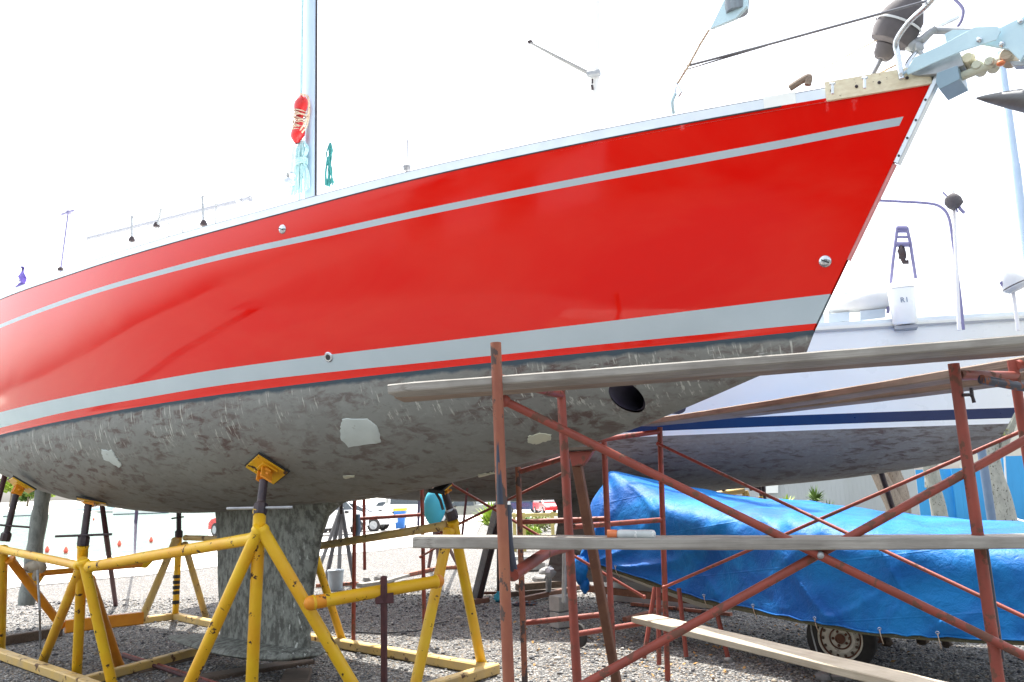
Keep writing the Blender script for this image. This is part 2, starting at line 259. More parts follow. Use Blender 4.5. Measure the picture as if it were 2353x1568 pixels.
# ---------------------------------------------------------------- mesh collector
class G:
    def __init__(s): s.v = []; s.f = []; s.m = []; s.mi = 0
    def add(s, vs, fs):
        o = len(s.v); s.v.extend([tuple(map(float, p)) for p in vs]); s.f.extend([tuple(i+o for i in f) for f in fs]); s.m.extend([s.mi]*len(fs)); return s
    def path(s, pts, r, n=10, cap=True):
        pts = [np.asarray(p, float) for p in pts]; rs = r if hasattr(r, '__len__') else [r]*len(pts)
        vs = []; fs = []; prev = None
        for i, p in enumerate(pts):
            a = pts[max(i-1, 0)]; b = pts[min(i+1, len(pts)-1)]; t = b-a; t = t/(np.linalg.norm(t)+1e-9)
            if prev is None:
                h = V(0, 0, 1) if abs(t[2]) < .9 else V(1, 0, 0); x = np.cross(t, h)
            else: x = prev-t*(prev@t)
            x = x/(np.linalg.norm(x)+1e-9); y = np.cross(t, x); prev = x
            for j in range(n):
                q = 2*math.pi*j/n; vs.append(p+rs[i]*(math.cos(q)*x+math.sin(q)*y))
        for i in range(len(pts)-1):
            for j in range(n):
                k2 = (j+1) % n; fs.append((i*n+j, (i+1)*n+j, (i+1)*n+k2, i*n+k2))
        if cap: fs.append(tuple(range(n))); fs.append(tuple((len(pts)-1)*n+j for j in reversed(range(n))))
        return s.add(vs, fs)
    def tube(s, a, b, r, n=14, cap=True): return s.path([a, b], r, n, cap)
    def beam(s, a, b, w, h, up=(0, 0, 1), roll=0, bev=.12):
        a = np.asarray(a, float); b = np.asarray(b, float); t = b-a; L = np.linalg.norm(t); t = t/L
        x = np.cross(t, np.asarray(up, float)); x /= np.linalg.norm(x); y = np.cross(x, t)
        if roll: x, y = x*math.cos(roll)+y*math.sin(roll), y*math.cos(roll)-x*math.sin(roll)
        e = bev*min(w, h); W, H = w/2, h/2
        sec = [(-W+e, -H), (W-e, -H), (W, -H+e), (W, H-e), (W-e, H), (-W+e, H), (-W, H-e), (-W, -H+e)]
        vs = [a+x*p+y*q for p, q in sec]+[b+x*p+y*q for p, q in sec]
        fs = [(i, i+8, (i+1) % 8+8, (i+1) % 8) for i in range(8)]+[tuple(range(8)), tuple(range(15, 7, -1))]
        return s.add(vs, fs)
    def box(s, c, sz, rot=0., tilt=None):
        c = np.asarray(c, float); cr_, sr = math.cos(rot), math.sin(rot)
        X = V(cr_, sr, 0); Y = V(-sr, cr_, 0); Z = V(0, 0, 1)
        if tilt is not None: X, Y, Z = tilt
        return s.beam(c-X*sz[0]/2, c+X*sz[0]/2, sz[1], sz[2], up=Z, bev=.06)
    def lathe(s, c, prof, n=20, axis=(0, 0, 1), cap=True):
        c = np.asarray(c, float); t = np.asarray(axis, float); t = t/np.linalg.norm(t)
        h = V(0, 0, 1) if abs(t[2]) < .9 else V(1, 0, 0); x = np.cross(t, h); x /= np.linalg.norm(x); y = np.cross(t, x)
        vs = [c+t*z+r*(math.cos(2*math.pi*j/n)*x+math.sin(2*math.pi*j/n)*y) for r, z in prof for j in range(n)]
        fs = [(i*n+j, i*n+(j+1) % n, (i+1)*n+(j+1) % n, (i+1)*n+j) for i in range(len(prof)-1) for j in range(n)]
        if cap: fs += [tuple(reversed(range(n))), tuple((len(prof)-1)*n+j for j in range(n))]
        return s.add(vs, fs)
    def ball(s, c, r, n=12, k=7, jit=0., seed=0):
        rr = np.random.default_rng(seed); r = (r, r, r) if not hasattr(r, '__len__') else r
        vs = []; fs = []
        for i in range(k+1):
            a = math.pi*i/k
            for j in range(n):
                b = 2*math.pi*j/n; q = 1+jit*(rr.random()-.5)
                vs.append((c[0]+r[0]*math.sin(a)*math.cos(b)*q, c[1]+r[1]*math.sin(a)*math.sin(b)*q, c[2]+r[2]*math.cos(a)*q))
        for i in range(k):
            for j in range(n): fs.append((i*n+j, (i+1)*n+j, (i+1)*n+(j+1) % n, i*n+(j+1) % n))
        return s.add(vs, fs)
    def prism(s, poly, off):
        poly = [np.asarray(p, float) for p in poly]; off = np.asarray(off, float); n = len(poly)
        return s.add(poly+[p+off for p in poly], [tuple(reversed(range(n))), tuple(range(n, 2*n))]+[(i, (i+1) % n, (i+1) % n+n, i+n) for i in range(n)])
    def grid(s, rows, close=False):
        a = len(rows); b = len(rows[0]); vs = [p for r_ in rows for p in r_]
        return s.add(vs, [(i*b+j, i*b+(j+1) % b, (i+1)*b+(j+1) % b, (i+1)*b+j) for i in range(a-1) for j in range(b if close else b-1)])
    def build(s, name, mats, parent=None, smooth=True, kind=None, label=None, cat=None, group=None, solid=0, bevel=0, angle=40):
        me = bpy.data.meshes.new(name); vs = np.array(s.v).reshape(-1, 3)
        if parent is not None:
            inv = np.array(parent_matrix(parent).inverted()); vs = vs@inv[:3, :3].T+inv[:3, 3]; base = None
        else:
            base = V((vs[:, 0].min()+vs[:, 0].max())/2, (vs[:, 1].min()+vs[:, 1].max())/2, vs[:, 2].min()) if kind != 'structure' else V(0, 0, 0)
            vs = vs-base
        me.from_pydata(vs.tolist(), [], s.f); mats = mats if isinstance(mats, list) else [mats]
        for m_ in mats: me.materials.append(m_)
        me.polygons.foreach_set('material_index', s.m)
        me.update()
        if smooth: me.shade_smooth(); 
        o = bpy.data.objects.new(name, me); COL.objects.link(o)
        if parent is not None: o.parent = parent
        else: o.location = base
        if smooth and angle: me.set_sharp_from_angle(angle=R(angle))
        if solid: md = o.modifiers.new('s', 'SOLIDIFY'); md.thickness = solid; md.offset = 0
        if bevel: md = o.modifiers.new('b', 'BEVEL'); md.width = bevel; md.segments = 2; md.limit_method = 'ANGLE'
        tag(o, label, cat, group, kind); return o
def tag(o, label=None, cat=None, group=None, kind=None):
    for k_, v_ in (('label', label), ('category', cat), ('group', group), ('kind', kind)):
        if v_: o[k_] = v_
    return o
def parent_matrix(p):
    m_ = Matrix.LocRotScale(p.location, p.rotation_euler, None)
    return parent_matrix(p.parent)@m_ if p.parent else m_
def thing(name, loc, label, cat, group=None, rz=0):
    o = bpy.data.objects.new(name, None); COL.objects.link(o); o.location = tuple(map(float, loc)); o.rotation_euler = (0, 0, rz); o.empty_display_size = .1
    return tag(o, label, cat, group)
def copy_tree(o, parent=None):
    c = o.copy(); COL.objects.link(c); c.parent = parent
    for ch in list(o.children): copy_tree(ch, c)
    return c
def lerp(a, b, t): return np.asarray(a)*(1-t)+np.asarray(b)*t
class Spl:
    def __init__(s, xs, ys):
        s.x = np.array(xs, float); s.y = np.array(ys, float); h = np.diff(s.x); s.h = h
        d = np.diff(s.y, axis=0)/(h[:, None] if s.y.ndim > 1 else h); m = np.zeros_like(s.y); m[0] = d[0]; m[-1] = d[-1]
        hh = h[:, None] if s.y.ndim > 1 else h; m[1:-1] = (d[:-1]*hh[1:]+d[1:]*hh[:-1])/(hh[:-1]+hh[1:]); s.mm = m
    def __call__(s, x):
        i = int(min(max(np.searchsorted(s.x, x)-1, 0), len(s.x)-2)); h = s.h[i]; t = (x-s.x[i])/h
        return (2*t**3-3*t**2+1)*s.y[i]+(t**3-2*t*t+t)*h*s.mm[i]+(-2*t**3+3*t*t)*s.y[i+1]+(t**3-t*t)*h*s.mm[i+1]
def smooth_path(pts, n=8):
    pts = [np.asarray(p, float) for p in pts]; sp = Spl(list(range(len(pts))), pts)
    return [sp(t) for t in np.linspace(0, len(pts)-1, (len(pts)-1)*n+1)]

# ================================================================ SETTING: ground, road, water
e0, e1, e2, e3 = gr(13, 1355), gr(499, 1320), gr(804, 1286), gr(974, 1255)
ud = (e3-e0)[:2]; ud /= np.linalg.norm(ud); un = V(-ud[1], ud[0])             # along the road edge; un points to the water
def sheet(name, m, poly, dz, step=3.):
    g = G(); n = len(poly); c = np.mean(poly, axis=0)
    g.add([V(p[0], p[1], gz(p[1])+dz) for p in poly], [tuple(range(n))]); return g.build(name, m, None, smooth=False, kind='structure')
# gravel ground: flat near, sloping beyond 14 m, as one grid reaching far inland
P0 = e0[:2]
def land(a, b): return P0+ud*a+un*b
g = G(); rows = []
for b_ in (-2500, -300, -60, -30, -20, -12, -6, -3, 0, 1.5, 3, 4.5):
    rows.append([V(*land(a_, b_), gz(land(a_, b_)[1]) if abs(a_) < 200 and b_ > -100 else -3.) for a_ in (-900, -120, -40, -20, -12, -8, -4, -2, 0, 2, 4, 6, 8, 12, 16, 22, 30, 45, 80, 150, 900)])
# inland rows keep z = 0 so that the near yard stays level
for r_ in rows:
    for p in r_:
        if p[2] < -2.9: p[2] = gz(min(max(p[1], 0), 150))
g.grid(rows); g.build('gravel_ground', M['gravel'], None, smooth=False, kind='structure')
Qa, Qb, Qc = gr(452, 1262)[:2], gr(497, 1213)[:2], gr(580, 1172)[:2]
bQ = float((Qa-P0)@un)
edge = [land(a_, .12*math.sin(a_*1.7)+.08*math.sin(a_*4.1)) for a_ in np.linspace(-4, float((e3[:2]-P0)@ud), 90)]
yard = edge+[gr(1088, 1242)[:2], gr(1104, 1206)[:2], gr(1330, 1176)[:2], V(120, 130), V(170, 300), V(-20, 300), Qc, Qb, Qa, land(-4, bQ)]
g = G(); g.add([V(p[0], p[1], -.012*(p[1]-14)+.014) for p in yard], [tuple(range(len(yard)))]); g.build('concrete_road', M['road'], None, smooth=False, kind='structure')
soil = [land(-4, -1), V(-6, 13.9), V(300, 13.9), V(300, 320), V(-20, 300), Qc, Qb, Qa, land(-4, bQ)]
g = G(); g.add([V(p[0], p[1], -.012*(p[1]-14)-.03) for p in soil], [tuple(range(len(soil)))]); g.build('inland_gravel', M['gravel'], None, smooth=False, kind='structure')
g = G()
q = [land(-60, bQ+.02), Qa, Qb, Qc, V(-20, 300)]
for p1, p2 in zip(q[:-1], q[1:]):
    g.add([V(*p1[:2], gz(p1[1])+.03), V(*p2[:2], gz(p2[1])+.03), V(*p2[:2], -9), V(*p1[:2], -9)], [(0, 1, 2, 3)])
g.build('quay_wall', M['concrete'], None, smooth=False, kind='structure')
g = G(); g.add([V(-3000, -500, -1.15), V(3000, -500, -1.15), V(3000, 4000, -1.15), V(-3000, 4000, -1.15)], [(0, 1, 2, 3)])
g.build('harbour_water', M['water'], None, smooth=False, kind='structure')
g = G(); rows = []
for r0, z0 in ((210, -1.2), (216, -.6), (225, .2), (300, .6), (900, 2)):
    rows.append([V(math.sin(a_)*r0*1.0, math.cos(a_)*r0, z0 + (.3*math.sin(a_*9) if r0 > 250 else 0)) for a_ in np.linspace(-1.1, .3, 60)])
g.grid(rows); g.build('far_bank', M['bank'], None, kind='structure')

# ================================================================ yacht hulls
class Yacht:
    def __init__(s, B, ang, H0, K, L, rake, bw, bs, zs, st, sb, vt, vb, dk, nn, bulge=.03):
        s.B = np.asarray(B[:2], float); a = R(ang); s.A = V(-math.cos(a), math.sin(a)); s.N = V(-math.sin(a), -math.cos(a))
        s.H0, s.K, s.L, s.rake, s.bw, s.bs, s.zs, s.dk, s.nn, s.bulge = H0, K, L, rake, bw, bs, zs, dk, nn, bulge
        s.st, s.sb, s.vt, s.vb = st, sb, vt, vb; s.ang = ang
    def w(s, q, b, z): return V(s.B[0]+s.A[0]*q+s.N[0]*b, s.B[1]+s.A[1]*q+s.N[1]*b, z-s.K*q)
    def top(s, t, v, side=1):
        q1 = -s.rake+(s.L+s.rake)*t; q0 = s.L*t; b1 = s.bs(q1); b0 = s.bw(q0)
        bb = b0+(b1-b0)*v+s.bulge*4*v*(1-v)*min(1, t*6)
        return s.w(q0+(q1-q0)*v, bb*side, s.H0+(s.zs(q1)-s.H0)*v)
    def bot(s, t, ph, side=1):
        q = s.L*t; n = s.nn(q); b = s.bw(q); d = s.dk(q)
        return s.w(q, side*b*max(math.cos(ph), 0)**(2/n), s.H0-d*math.sin(ph)**(2/n))
    def deckpt(s, q, frac, dz=0.):         # on the deck, frac of the half breadth (+ = near side)
        b = s.bs(q)*frac; return s.w(q, b, s.zs(q)-.03+.06*(1-frac**2)*min(1, (q+s.rake)/1.5)+dz)
    def hull(s, mats, cut, parent, nst=110, tpow=1.35, stripe_start=.0045):
        ts = sorted(set([round(x, 5) for x in np.linspace(0, 1, nst)**tpow]+[stripe_start]))
        g = G(); cols = []; nb = 26
        ref = None
        for side in (1, -1):
            grid = []
            for t in ts:
                vv = [1.0]; labs = []
                c = [s.st(t), s.sb(t), s.vt(t), s.vb(t), 0.]
                ks = [6, 2, 16, 3, 2]; cur = 1.0
                for i, (a, k_) in enumerate(zip(c, ks)):
                    for j in range(1, k_+1): vv.append(cur+(a-cur)*j/k_); labs.append(i)
                    cur = a
                col = [s.top(t, v, side) for v in vv]+[s.bot(t, math.pi/2*(j/nb)**.9, side) for j in range(1, nb+1)]
                grid.append(col)
            if side < 0: grid = [list(r_) for r_ in grid]
            o = len(g.v); n = len(grid[0])
            for r_ in grid: g.v.extend([tuple(map(float, p)) for p in r_])
            for i in range(len(ts)-1):
                for j in range(n-1):
                    fidx = (o+i*n+j, o+i*n+j+1, o+(i+1)*n+j+1, o+(i+1)*n+j)
                    g.f.append(fidx if side > 0 else fidx[::-1])
                    lab = labs[j] if j < len(labs) else 5
                    if lab == 1 and ts[i] < stripe_start-1e-6: lab = 0
                    g.m.append(cut[lab])
            last = [p for p in grid[-1]]
            s.__dict__.setdefault('tr', {})[side] = last
        g.mi = cut[0]; a, b = s.tr[1], s.tr[-1]
        for j in range(len(a)-1): g.add([a[j], a[j+1], b[j+1], b[j]], [(3, 2, 1, 0)])
        return g.build('hull', mats, parent, angle=50)
    def deck(s, m, parent, dz=-.02):
        rows = []
        for t in np.linspace(.002, 1, 60):
            q = -s.rake+(s.L+s.rake)*t; rows.append([s.w(q, s.bs(q)*f*.995, s.zs(q)+dz+.07*(1-f*f)*min(1, (q+s.rake)/1.5)) for f in np.linspace(1, -1, 15)])
        g = G(); g.grid(rows); return g.build('deck', m, parent)
    def rail(s, q0, q1, w_, h_, m, parent, name='toe_rail', side=1, out=0., n=40, dz=0., lean=0.):
        rows = []
        for q in np.linspace(q0, q1, n):
            b = s.bs(q)*1.0+out; z = s.zs(q)+dz
            rows.append([s.w(q, side*b, z), s.w(q, side*(b-lean), z+h_), s.w(q, side*(b-w_-lean), z+h_), s.w(q, side*(b-w_), z)])
        g = G(); g.grid([r_+[r_[0]] for r_ in rows]); g.add(rows[0], [(0, 1, 2, 3)]); g.add(rows[-1], [(3, 2, 1, 0)])
        return g.build(name, m, parent, smooth=False)
    def sample(s):
        P = []; N_ = []
        for t in np.linspace(0.004, .8, 260)**1.2:
            for v in np.linspace(1, 0, 60): P.append(s.top(t, v))
            for ph in np.linspace(.02, 1.5, 70): P.append(s.bot(t, ph))
        s.P = np.array(P).reshape(260, 130, 3); s.uv = project(s.P.reshape(-1, 3)).reshape(260, 130, 2)
    def hit(s, x, y):                       # surface point and outward normal of the near side
        d2 = ((s.uv-V(x, y))**2).sum(-1); i, j = np.unravel_index(np.argmin(d2), d2.shape); i = min(max(i, 1), 258); j = min(max(j, 1), 128)
        p = s.P[i, j]; du = s.P[i+1, j]-s.P[i-1, j]; dv = s.P[i, j+1]-s.P[i, j-1]; nrm = np.cross(du, dv); nrm /= np.linalg.norm(nrm)
        if nrm@(EYE-p) < 0: nrm = -nrm
        dd = ray(x, y); t = ((p-EYE)@nrm)/(dd@nrm); p = EYE+dd*t
        dv /= np.linalg.norm(dv); du = np.cross(dv, nrm); return p, nrm, du, dv

ty = [0, .02, .05, .09, .14, .2, .27, .35, .44, .54, .65, .77, .9, 1]
Y1 = Yacht((1.624, 4.3235), 41, 2.38, .01, 11.2, .72,
    Spl([0, .45, 1.05, 1.77, 2.8, 3.6, 4.8, 6.2, 7.7, 9.4, 11.2], [.012, .155, .39, .64, .95, 1.145, 1.34, 1.43, 1.43, 1.33, 1.1]),
    Spl([-.72, 0, .85, 1.77, 2.8, 3.6, 4.8, 6.2, 7.7, 9.4, 11.2], [.015, .31, .66, .97, 1.25, 1.41, 1.57, 1.64, 1.65, 1.56, 1.30]),
    Spl([-.72, 0, .97, 2, 3, 4.54, 5.73, 7.03, 8.46, 11.2], [3.545, 3.552, 3.543, 3.538, 3.525, 3.555, 3.605, 3.675, 3.74, 3.80]),
    Spl(ty, [.871, .866, .853, .843, .836, .832, .834, .848, .845, .838, .815, .80, .79, .79]),
    Spl(ty, [.836, .831, .818, .807, .802, .797, .798, .813, .812, .806, .787, .774, .765, .765]),
    Spl(ty, [.152, .152, .149, .141, .138, .138, .145, .154, .154, .158, .162, .165, .17, .17]),
    Spl(ty, [.028, .031, .033, .033, .034, .038, .048, .056, .052, .056, .051, .049, .045, .04]),
    Spl([0, .07, .3, .67, 1.2, 1.75, 2.5, 3.5, 5, 7, 8.3, 9.6, 11.2], [0.01, .142, .2, .304, .44, .542, .657, .776, .845, .855, .72, .42, .08]),
    Spl([0, 1, 3, 11.2], [1.3, 1.45, 1.85, 2.1]))
Y1.sample()
RB = thing('red_sailing_yacht', (1.624, 4.3235, 0), 'large glossy red sailing yacht with silver stripes propped up on yellow supports', 'yacht', rz=R(-41))
tp, tn, tu, tv = Y1.hit(1437, 908)
loc = np.array(parent_matrix(RB).inverted())@np.append(tp, 1)
TUN = (float(loc[0]), float(loc[2]), .088)
M['bottom1'] = bottom_paint('sanded_grey_green_antifouling', 2.38, (.235, .245, .228), (.10, .062, .056), tunnel=TUN)
Y1.hull([M['red'], M['silver'], M['bottom1']], [0, 1, 0, 1, 0, 2], RB)
Y1.deck(M['deck'], RB)
Y1.rail(.03, 7.15, .025, .055, M['alu'], RB)
Y1.rail(7.22, 11.2, .03, .035, M['alu'], RB)
Y1.rail(.42, 11.2, .025, .055, M['alu'], RB, side=-1)
Y1.rail(-.05, 11.2, .02, .007, M['black'], RB, name='sealant_line', out=.003, dz=-.007)
Y1.rail(-.12, .03, .03, .065, M['white_gel'], RB, name='rail_joint', out=.004)
Y1.rail(-.26, -.12, .025, .055, M['alu'], RB)
Y1.rail(-.72, -.26, .04, .105, M['teak'], RB, name='timber_rail', out=.012, dz=-.02)
Y1.rail(-.72, -.26, .04, .105, M['teak'], RB, name='timber_rail', out=.012, dz=-.02, side=-1)
for q in (-.62, -.50, -.40, -.29):
    g = G(); c = Y1.w(q, Y1.bs(q)+.014, Y1.zs(q)+.03); g.lathe(c, [(.008, -.004), (.008, .005), (.004, .008)], 10, axis=(*Y1.N, 0)); g.build('rail_bolt', M['blacksteel'], RB)
Y1.rail(-.26, 7.15, .012, .004, M['wire'], RB, name='rail_edge', out=.001, dz=.0555)
# stem bands
def stem_pt(z, f=.0):
    v = (z-Y1.H0)/(Y1.zs(-.72)-Y1.H0); return Y1.w(-.72*v-f, 0, z)
g = G(); g.beam(stem_pt(3.56, .02), stem_pt(3.17, .02), .05, .026, up=(*(-Y1.A), 0)); g.build('stem_band', M['alu'], RB, smooth=False)
g = G(); g.beam(stem_pt(3.17, .008), stem_pt(2.72, .006), .022, .02, up=(*(-Y1.A), 0)); g.build('stem_band', mat('pink_faded_strip', (.62, .25, .24), (.55, .2, .2), bump=0), RB, smooth=False, label='faded pink lower stem strip')
for z in (3.45, 3.36, 3.28, 3.20):
    g = G(); g.lathe(stem_pt(z, .02)+.026*V(*Y1.N, 0), [(.006, -.004), (.006, .004)], 8, axis=(*Y1.N, 0)); g.build('stem_bolt', M['black'], RB)
# hull fittings
def fitting(x, y, prof, name, m, ndisc=24):
    p, n, u_, v_ = Y1.hit(x, y); g = G(); g.lathe(p-n*.004, prof, ndisc, axis=n); return g.build(name, m, RB), p, n, u_
f1, p, n, u_ = fitting(649, 527, [(.030, 0), (.032, .006), (.026, .014), (.012, .018), (.001, .018)], 'through_hull_fitting', M['stainless'])
g = G(); g.beam(p-u_*.02+n*.017, p+u_*.02+n*.017, .006, .004, up=n); g.build('slot', M['black'], f1)
f1, p, n, u_ = fitting(1896, 601, [(.030, 0), (.032, .006), (.026, .014), (.012, .018), (.001, .018)], 'through_hull_fitting', M['stainless'])
g = G(); g.beam(p-u_*.022+n*.017, p+u_*.022+n*.017, .006, .004, up=n); g.build('slot', M['black'], f1)
f1, p, n, u_ = fitting(755, 821, [(.034, 0), (.036, .006), (.030, .012), (.020, .012), (.018, .008)], 'drain_outlet', M['stainless'])
g = G(); g.lathe(p+n*.006, [(.0185, 0), (.0185, .004)], 20, axis=n); g.build('bore', M['black'], f1)
# bow thruster tunnel: a real tube through the hull, seen through the opening
ax = V(*(-Y1.N), 0); tc_ = tp - V(*Y1.N, 0)*0
g = G(); rows = []
_A, _N, _P = V(*Y1.A, 0), V(*Y1.N, 0), Y1.P.reshape(-1, 3)
def surf_b(p):
    dq = (_P-p)@_A; dz_ = _P[:, 2]-p[2]; k_ = np.argsort(dq*dq+dz_*dz_)[:4]; return float(np.mean((_P[k_]-p)@_N))
ring0 = [tp+.0865*(math.cos(a_)*_A+math.sin(a_)*V(0, 0, 1)) for a_ in np.linspace(0, 2*math.pi, 28, endpoint=False)]
ring0 = [p+_N*(surf_b(p)-.001) for p in ring0]
for d_ in (0, .15, .35, .5): rows.append([p+ax*d_ for p in ring0])
g.grid(rows, close=True); g.add(rows[-1], [tuple(range(28))]); tt = g.build('thruster_tunnel', mat('dark_tunnel_paint', (.07, .07, .10), (.05, .04, .07), rough=.6), RB)
g = G(); g.ball(tp+ax*.42, (.03, .03, .03), 12, 8); g.beam(tp+ax*.42-V(0, 0, .08), tp+ax*.42+V(0, 0, .08), .03, .05, up=ax); g.build('propeller_leg', M['blacksteel'], tt)
# filler patches: thin skim on the surface, with an uneven outline
def patch(pts, m, seed):
    rr = np.random.default_rng(seed); P = []
    for i in range(len(pts)):
        a, b = pts[i], pts[(i+1) % len(pts)]
        for j in range(6): P.append(lerp(a, b, j/6)+rr.normal(0, .8, 2))
    c = np.mean(P, axis=0); rings = []
    for f, off in ((1., .0005), (.96, .006), (.6, .007), (.25, .007)):
        rg = []
        for q in P:
            h_ = Y1.hit(*(c+(q-c)*f)); rg.append(h_[0]+h_[1]*off)
        rings.append(rg)
    g = G(); g.grid(rings, close=True); g.add(rings[-1], [tuple(range(len(P)))]); g.build('filler_patch', m, RB)
patch([(788, 962), (845, 962), (868, 980), (876, 1018), (800, 1028), (783, 1010), (782, 980)], M['filler'], 1)
patch([(1213, 1003), (1240, 995), (1266, 998), (1266, 1010), (1232, 1020), (1212, 1017)], M['filler_cream'], 2)
patch([(232, 1034), (258, 1034), (268, 1052), (282, 1070), (274, 1074), (240, 1056)], M['filler'], 3)
patch([(788, 1093), (815, 1091), (815, 1097), (790, 1099)], M['filler_cream'], 4)
patch([(1098, 1090), (1132, 1084), (1138, 1087), (1100, 1097)], M['filler_cream'], 5)
# ---- keel: foil with a faired root and a flat winged foot
M['keel'] = NT('scraped_keel'); k = M['keel']; v = k.vec()
n1 = k.ramp(k.noise(k.vec((11, 11, 7)), 1.4, 8, .7), [(.42, 0.), (.58, 1.)]); n2 = k.ramp(k.noise(k.vec((22, 22, 7)), 1.0, 4, .7), [(.60, 0.), (.66, 1.)])
sep = k.n('ShaderNodeSeparateXYZ'); k.l(k.tc.outputs['Object'], sep.inputs[0])
lead = k.ramp(k.math('ADD', sep.outputs[0], 5.0), [(.0, 0.), (.5, 1.)])          # chipped towards the leading edge
low = k.ramp(k.math('SUBTRACT', 1.5, sep.outputs[2]), [(.3, .25), (.9, 1.)])
msk = k.math('MULTIPLY', n2, k.math('MULTIPLY', k.math('MULTIPLY_ADD', lead, .9, .12), low))
k.set(Base_Color=k.mix(msk, k.mix(n1, (.22, .24, .215), (.08, .085, .075)), (.62, .66, .62)), Roughness=.8); k.bump(k.noise(k.vec((10, 10, 8)), 1.8, 7, .7), .5, .015); M['keel'] = k.m
rows = []
def foil(q0, q1, z, th, n=40):
    r_ = []
    for i in range(n):
        a_ = 2*math.pi*i/n; xx = .5*(1+math.cos(a_)); yy = 5*(.2969*math.sqrt(max(xx, 0))-.126*xx-.3516*xx**2+.2843*xx**3-.1015*xx**4)
        r_.append(Y1.w(q0+(q1-q0)*xx, (1 if math.sin(a_) >= 0 else -1)*yy*th*(q1-q0), z))
    return r_
for z, q0, q1, th in ((1.70, 3.55, 6.35, .16), (1.56, 3.85, 6.25, .13), (1.50, 4.12, 6.18, .12), (1.40, 4.30, 6.15, .125), (1.22, 4.40, 6.12, .13), (.85, 4.50, 6.08, .135), (.5, 4.56, 6.03, .14), (.3, 4.55, 6.0, .15), (.22, 4.5, 6.0, .17)): rows.append(foil(q0, q1, z+Y1.K*5, th))
g = G(); g.grid(rows, close=True); kl = g.build('keel', M['keel'], RB)
g = G(); rows = []
for i in range(17):
    u_ = i/16; q = 4.42+2.62*u_; wd = .40*(max(1e-4, math.sin(math.pi*min(1, u_**.62*1.0)))**.62)*(1-.25*u_); hh_ = .115*max(.02, math.sin(math.pi*min(.999, max(.001, u_**.7))))**.5*(1-.45*u_)
    rows.append([Y1.w(q, wd*math.cos(a_), (.205+.05*(1-u_))+Y1.K*5+hh_*math.sin(a_)*(.75 if math.sin(a_) > 0 else .55)) for a_ in np.linspace(0, 2*math.pi, 24, endpoint=False)])
g.grid(rows, close=True); g.build('keel_foot', M['keel'], RB)
# ---- mast and what is fixed on deck
mq = 4.60; mb = Y1.deckpt(mq, 0); mt_ = mb+V(-.035*9, .0, 9)*1.0
rows = []
for t in np.linspace(0, 1, 12):
    c = lerp(mb, mb+V(-.012*11*.75, .012*11*.65, 11), t); rows.append([c+.075*math.cos(a_)*V(*Y1.A, 0)+.052*math.sin(a_)*V(*Y1.N, 0) for a_ in np.linspace(0, 2*math.pi, 20, endpoint=False)])
g = G(); g.grid(rows, close=True); mast = g.build('mast', M['mast'], RB)
g = G(); g.tube(mb+V(*Y1.A, 0)*-.082+V(0, 0, .0), mb+V(*Y1.A, 0)*-.082+V(-.10, .086, 11), .009, 6); g.build('sail_track', M['blacksteel'], mast)
for dq, r_ in ((.11, .006), (.14, .005), (.10, .005)):
    g = G(); g.tube(mb+V(*Y1.A, 0)*dq+V(*Y1.N, 0)*.05*r_/.006, mb+V(*Y1.A, 0)*(dq-.02)+V(-.10, .086, 11), r_, 6); g.build('halyard', M['rope_teal'], RB)
# boom-like spar lying aft above the side deck, stanchions and lifelines
def pf(x, y, q, fr):      # point seen at x,y on the vertical plane along the boat at offset fr*1.5 from the centreline
    n3 = V(*Y1.N, 0); c = Y1.w(0, fr, 0); d = ray(x, y); t = ((c-EYE)@n3)/(d@n3); return EYE+d*t
g = G(); a, b = pf(205, 549, 0, .5), pf(560, 462, 0, .5); g.tube(a, b, .035, 12); g.tube(b, pf(575, 457, 0, .5), .03, 10); g.build('spinnaker_pole', mat('shaded_white_pole', (.36, .37, .41), (.33, .34, .38), bump=0), RB)  # white tube; its shading is put into the grey base colour
for (x0, y0, x1, y1) in ((303, 497, 303, 545), (465, 452, 468, 508), (371, 480, 360, 512)):
    g = G(); g.tube(pf(x0, y0, 0, .9), pf(x1, y1+14, 0, .9), .012, 8); stn = g.build('stanchion', M['galv'], RB)
    g = G(); c = pf(x1, y1+4, 0, .9); g.lathe(c-V(0, 0, .03), [(.03, 0), (.032, .02), (.018, .05)], 12); g.build('stanchion_base', M['blacksteel'], stn)
g = G(); g.path([pf(205, 532, 0, .9), pf(303, 500, 0, .9), pf(465, 452, 0, .9), pf(660, 403, 0, .9)], .005, 5); g.build('lifeline', M['wire'], RB)
g = G(); g.path([pf(575, 455, 0, .9), pf(650, 421, 0, .9)], .0045, 5); g.build('lifeline', M['wire'], RB)
for x, y0, y1 in ((389, 515, 540), (421, 506, 525), (497, 470, 502)):
    g = G(); c = pf(x, y0, 0, .7); c2 = pf(x-2, y1+12, 0, .7); g.tube(c, c2, .006, 6); g.ball(c, .014, 8, 5); g.build('deck_fitting', M['galv'], RB)
g = G(); g.path([pf(543, 460, 0, .6), pf(566, 480, 0, .6), pf(570, 476, 0, .6)], .012, 6); g.build('pole_strut', M['alu'], RB)
g = G(); a = pf(157, 487, 0, .9); b = pf(139, 625, 0, .9); g.tube(a, b, .010, 8); g.tube(pf(143, 493, 0, .9), pf(168, 484, 0, .9), .016, 8); g.ball(pf(158, 488, 0, .9), .03, 8, 6); stn = g.build('stanchion', M['lilac'], RB)
g = G(); g.lathe(pf(139, 617, 0, .9)-V(0, 0, .03), [(.028, 0), (.03, .03), (.012, .05)], 12); g.build('stanchion_base', M['blacksteel'], stn)
g = G(); a = pf(936, 322, 0, .55); b = pf(935, 400, 0, .55); g.tube(a, b, .006, 6); g.lathe(pf(935, 388, 0, .55), [(.02, -.02), (.028, 0), (.03, .02), (.012, .035)], 12); g.build('stanchion', M['wire'], RB)
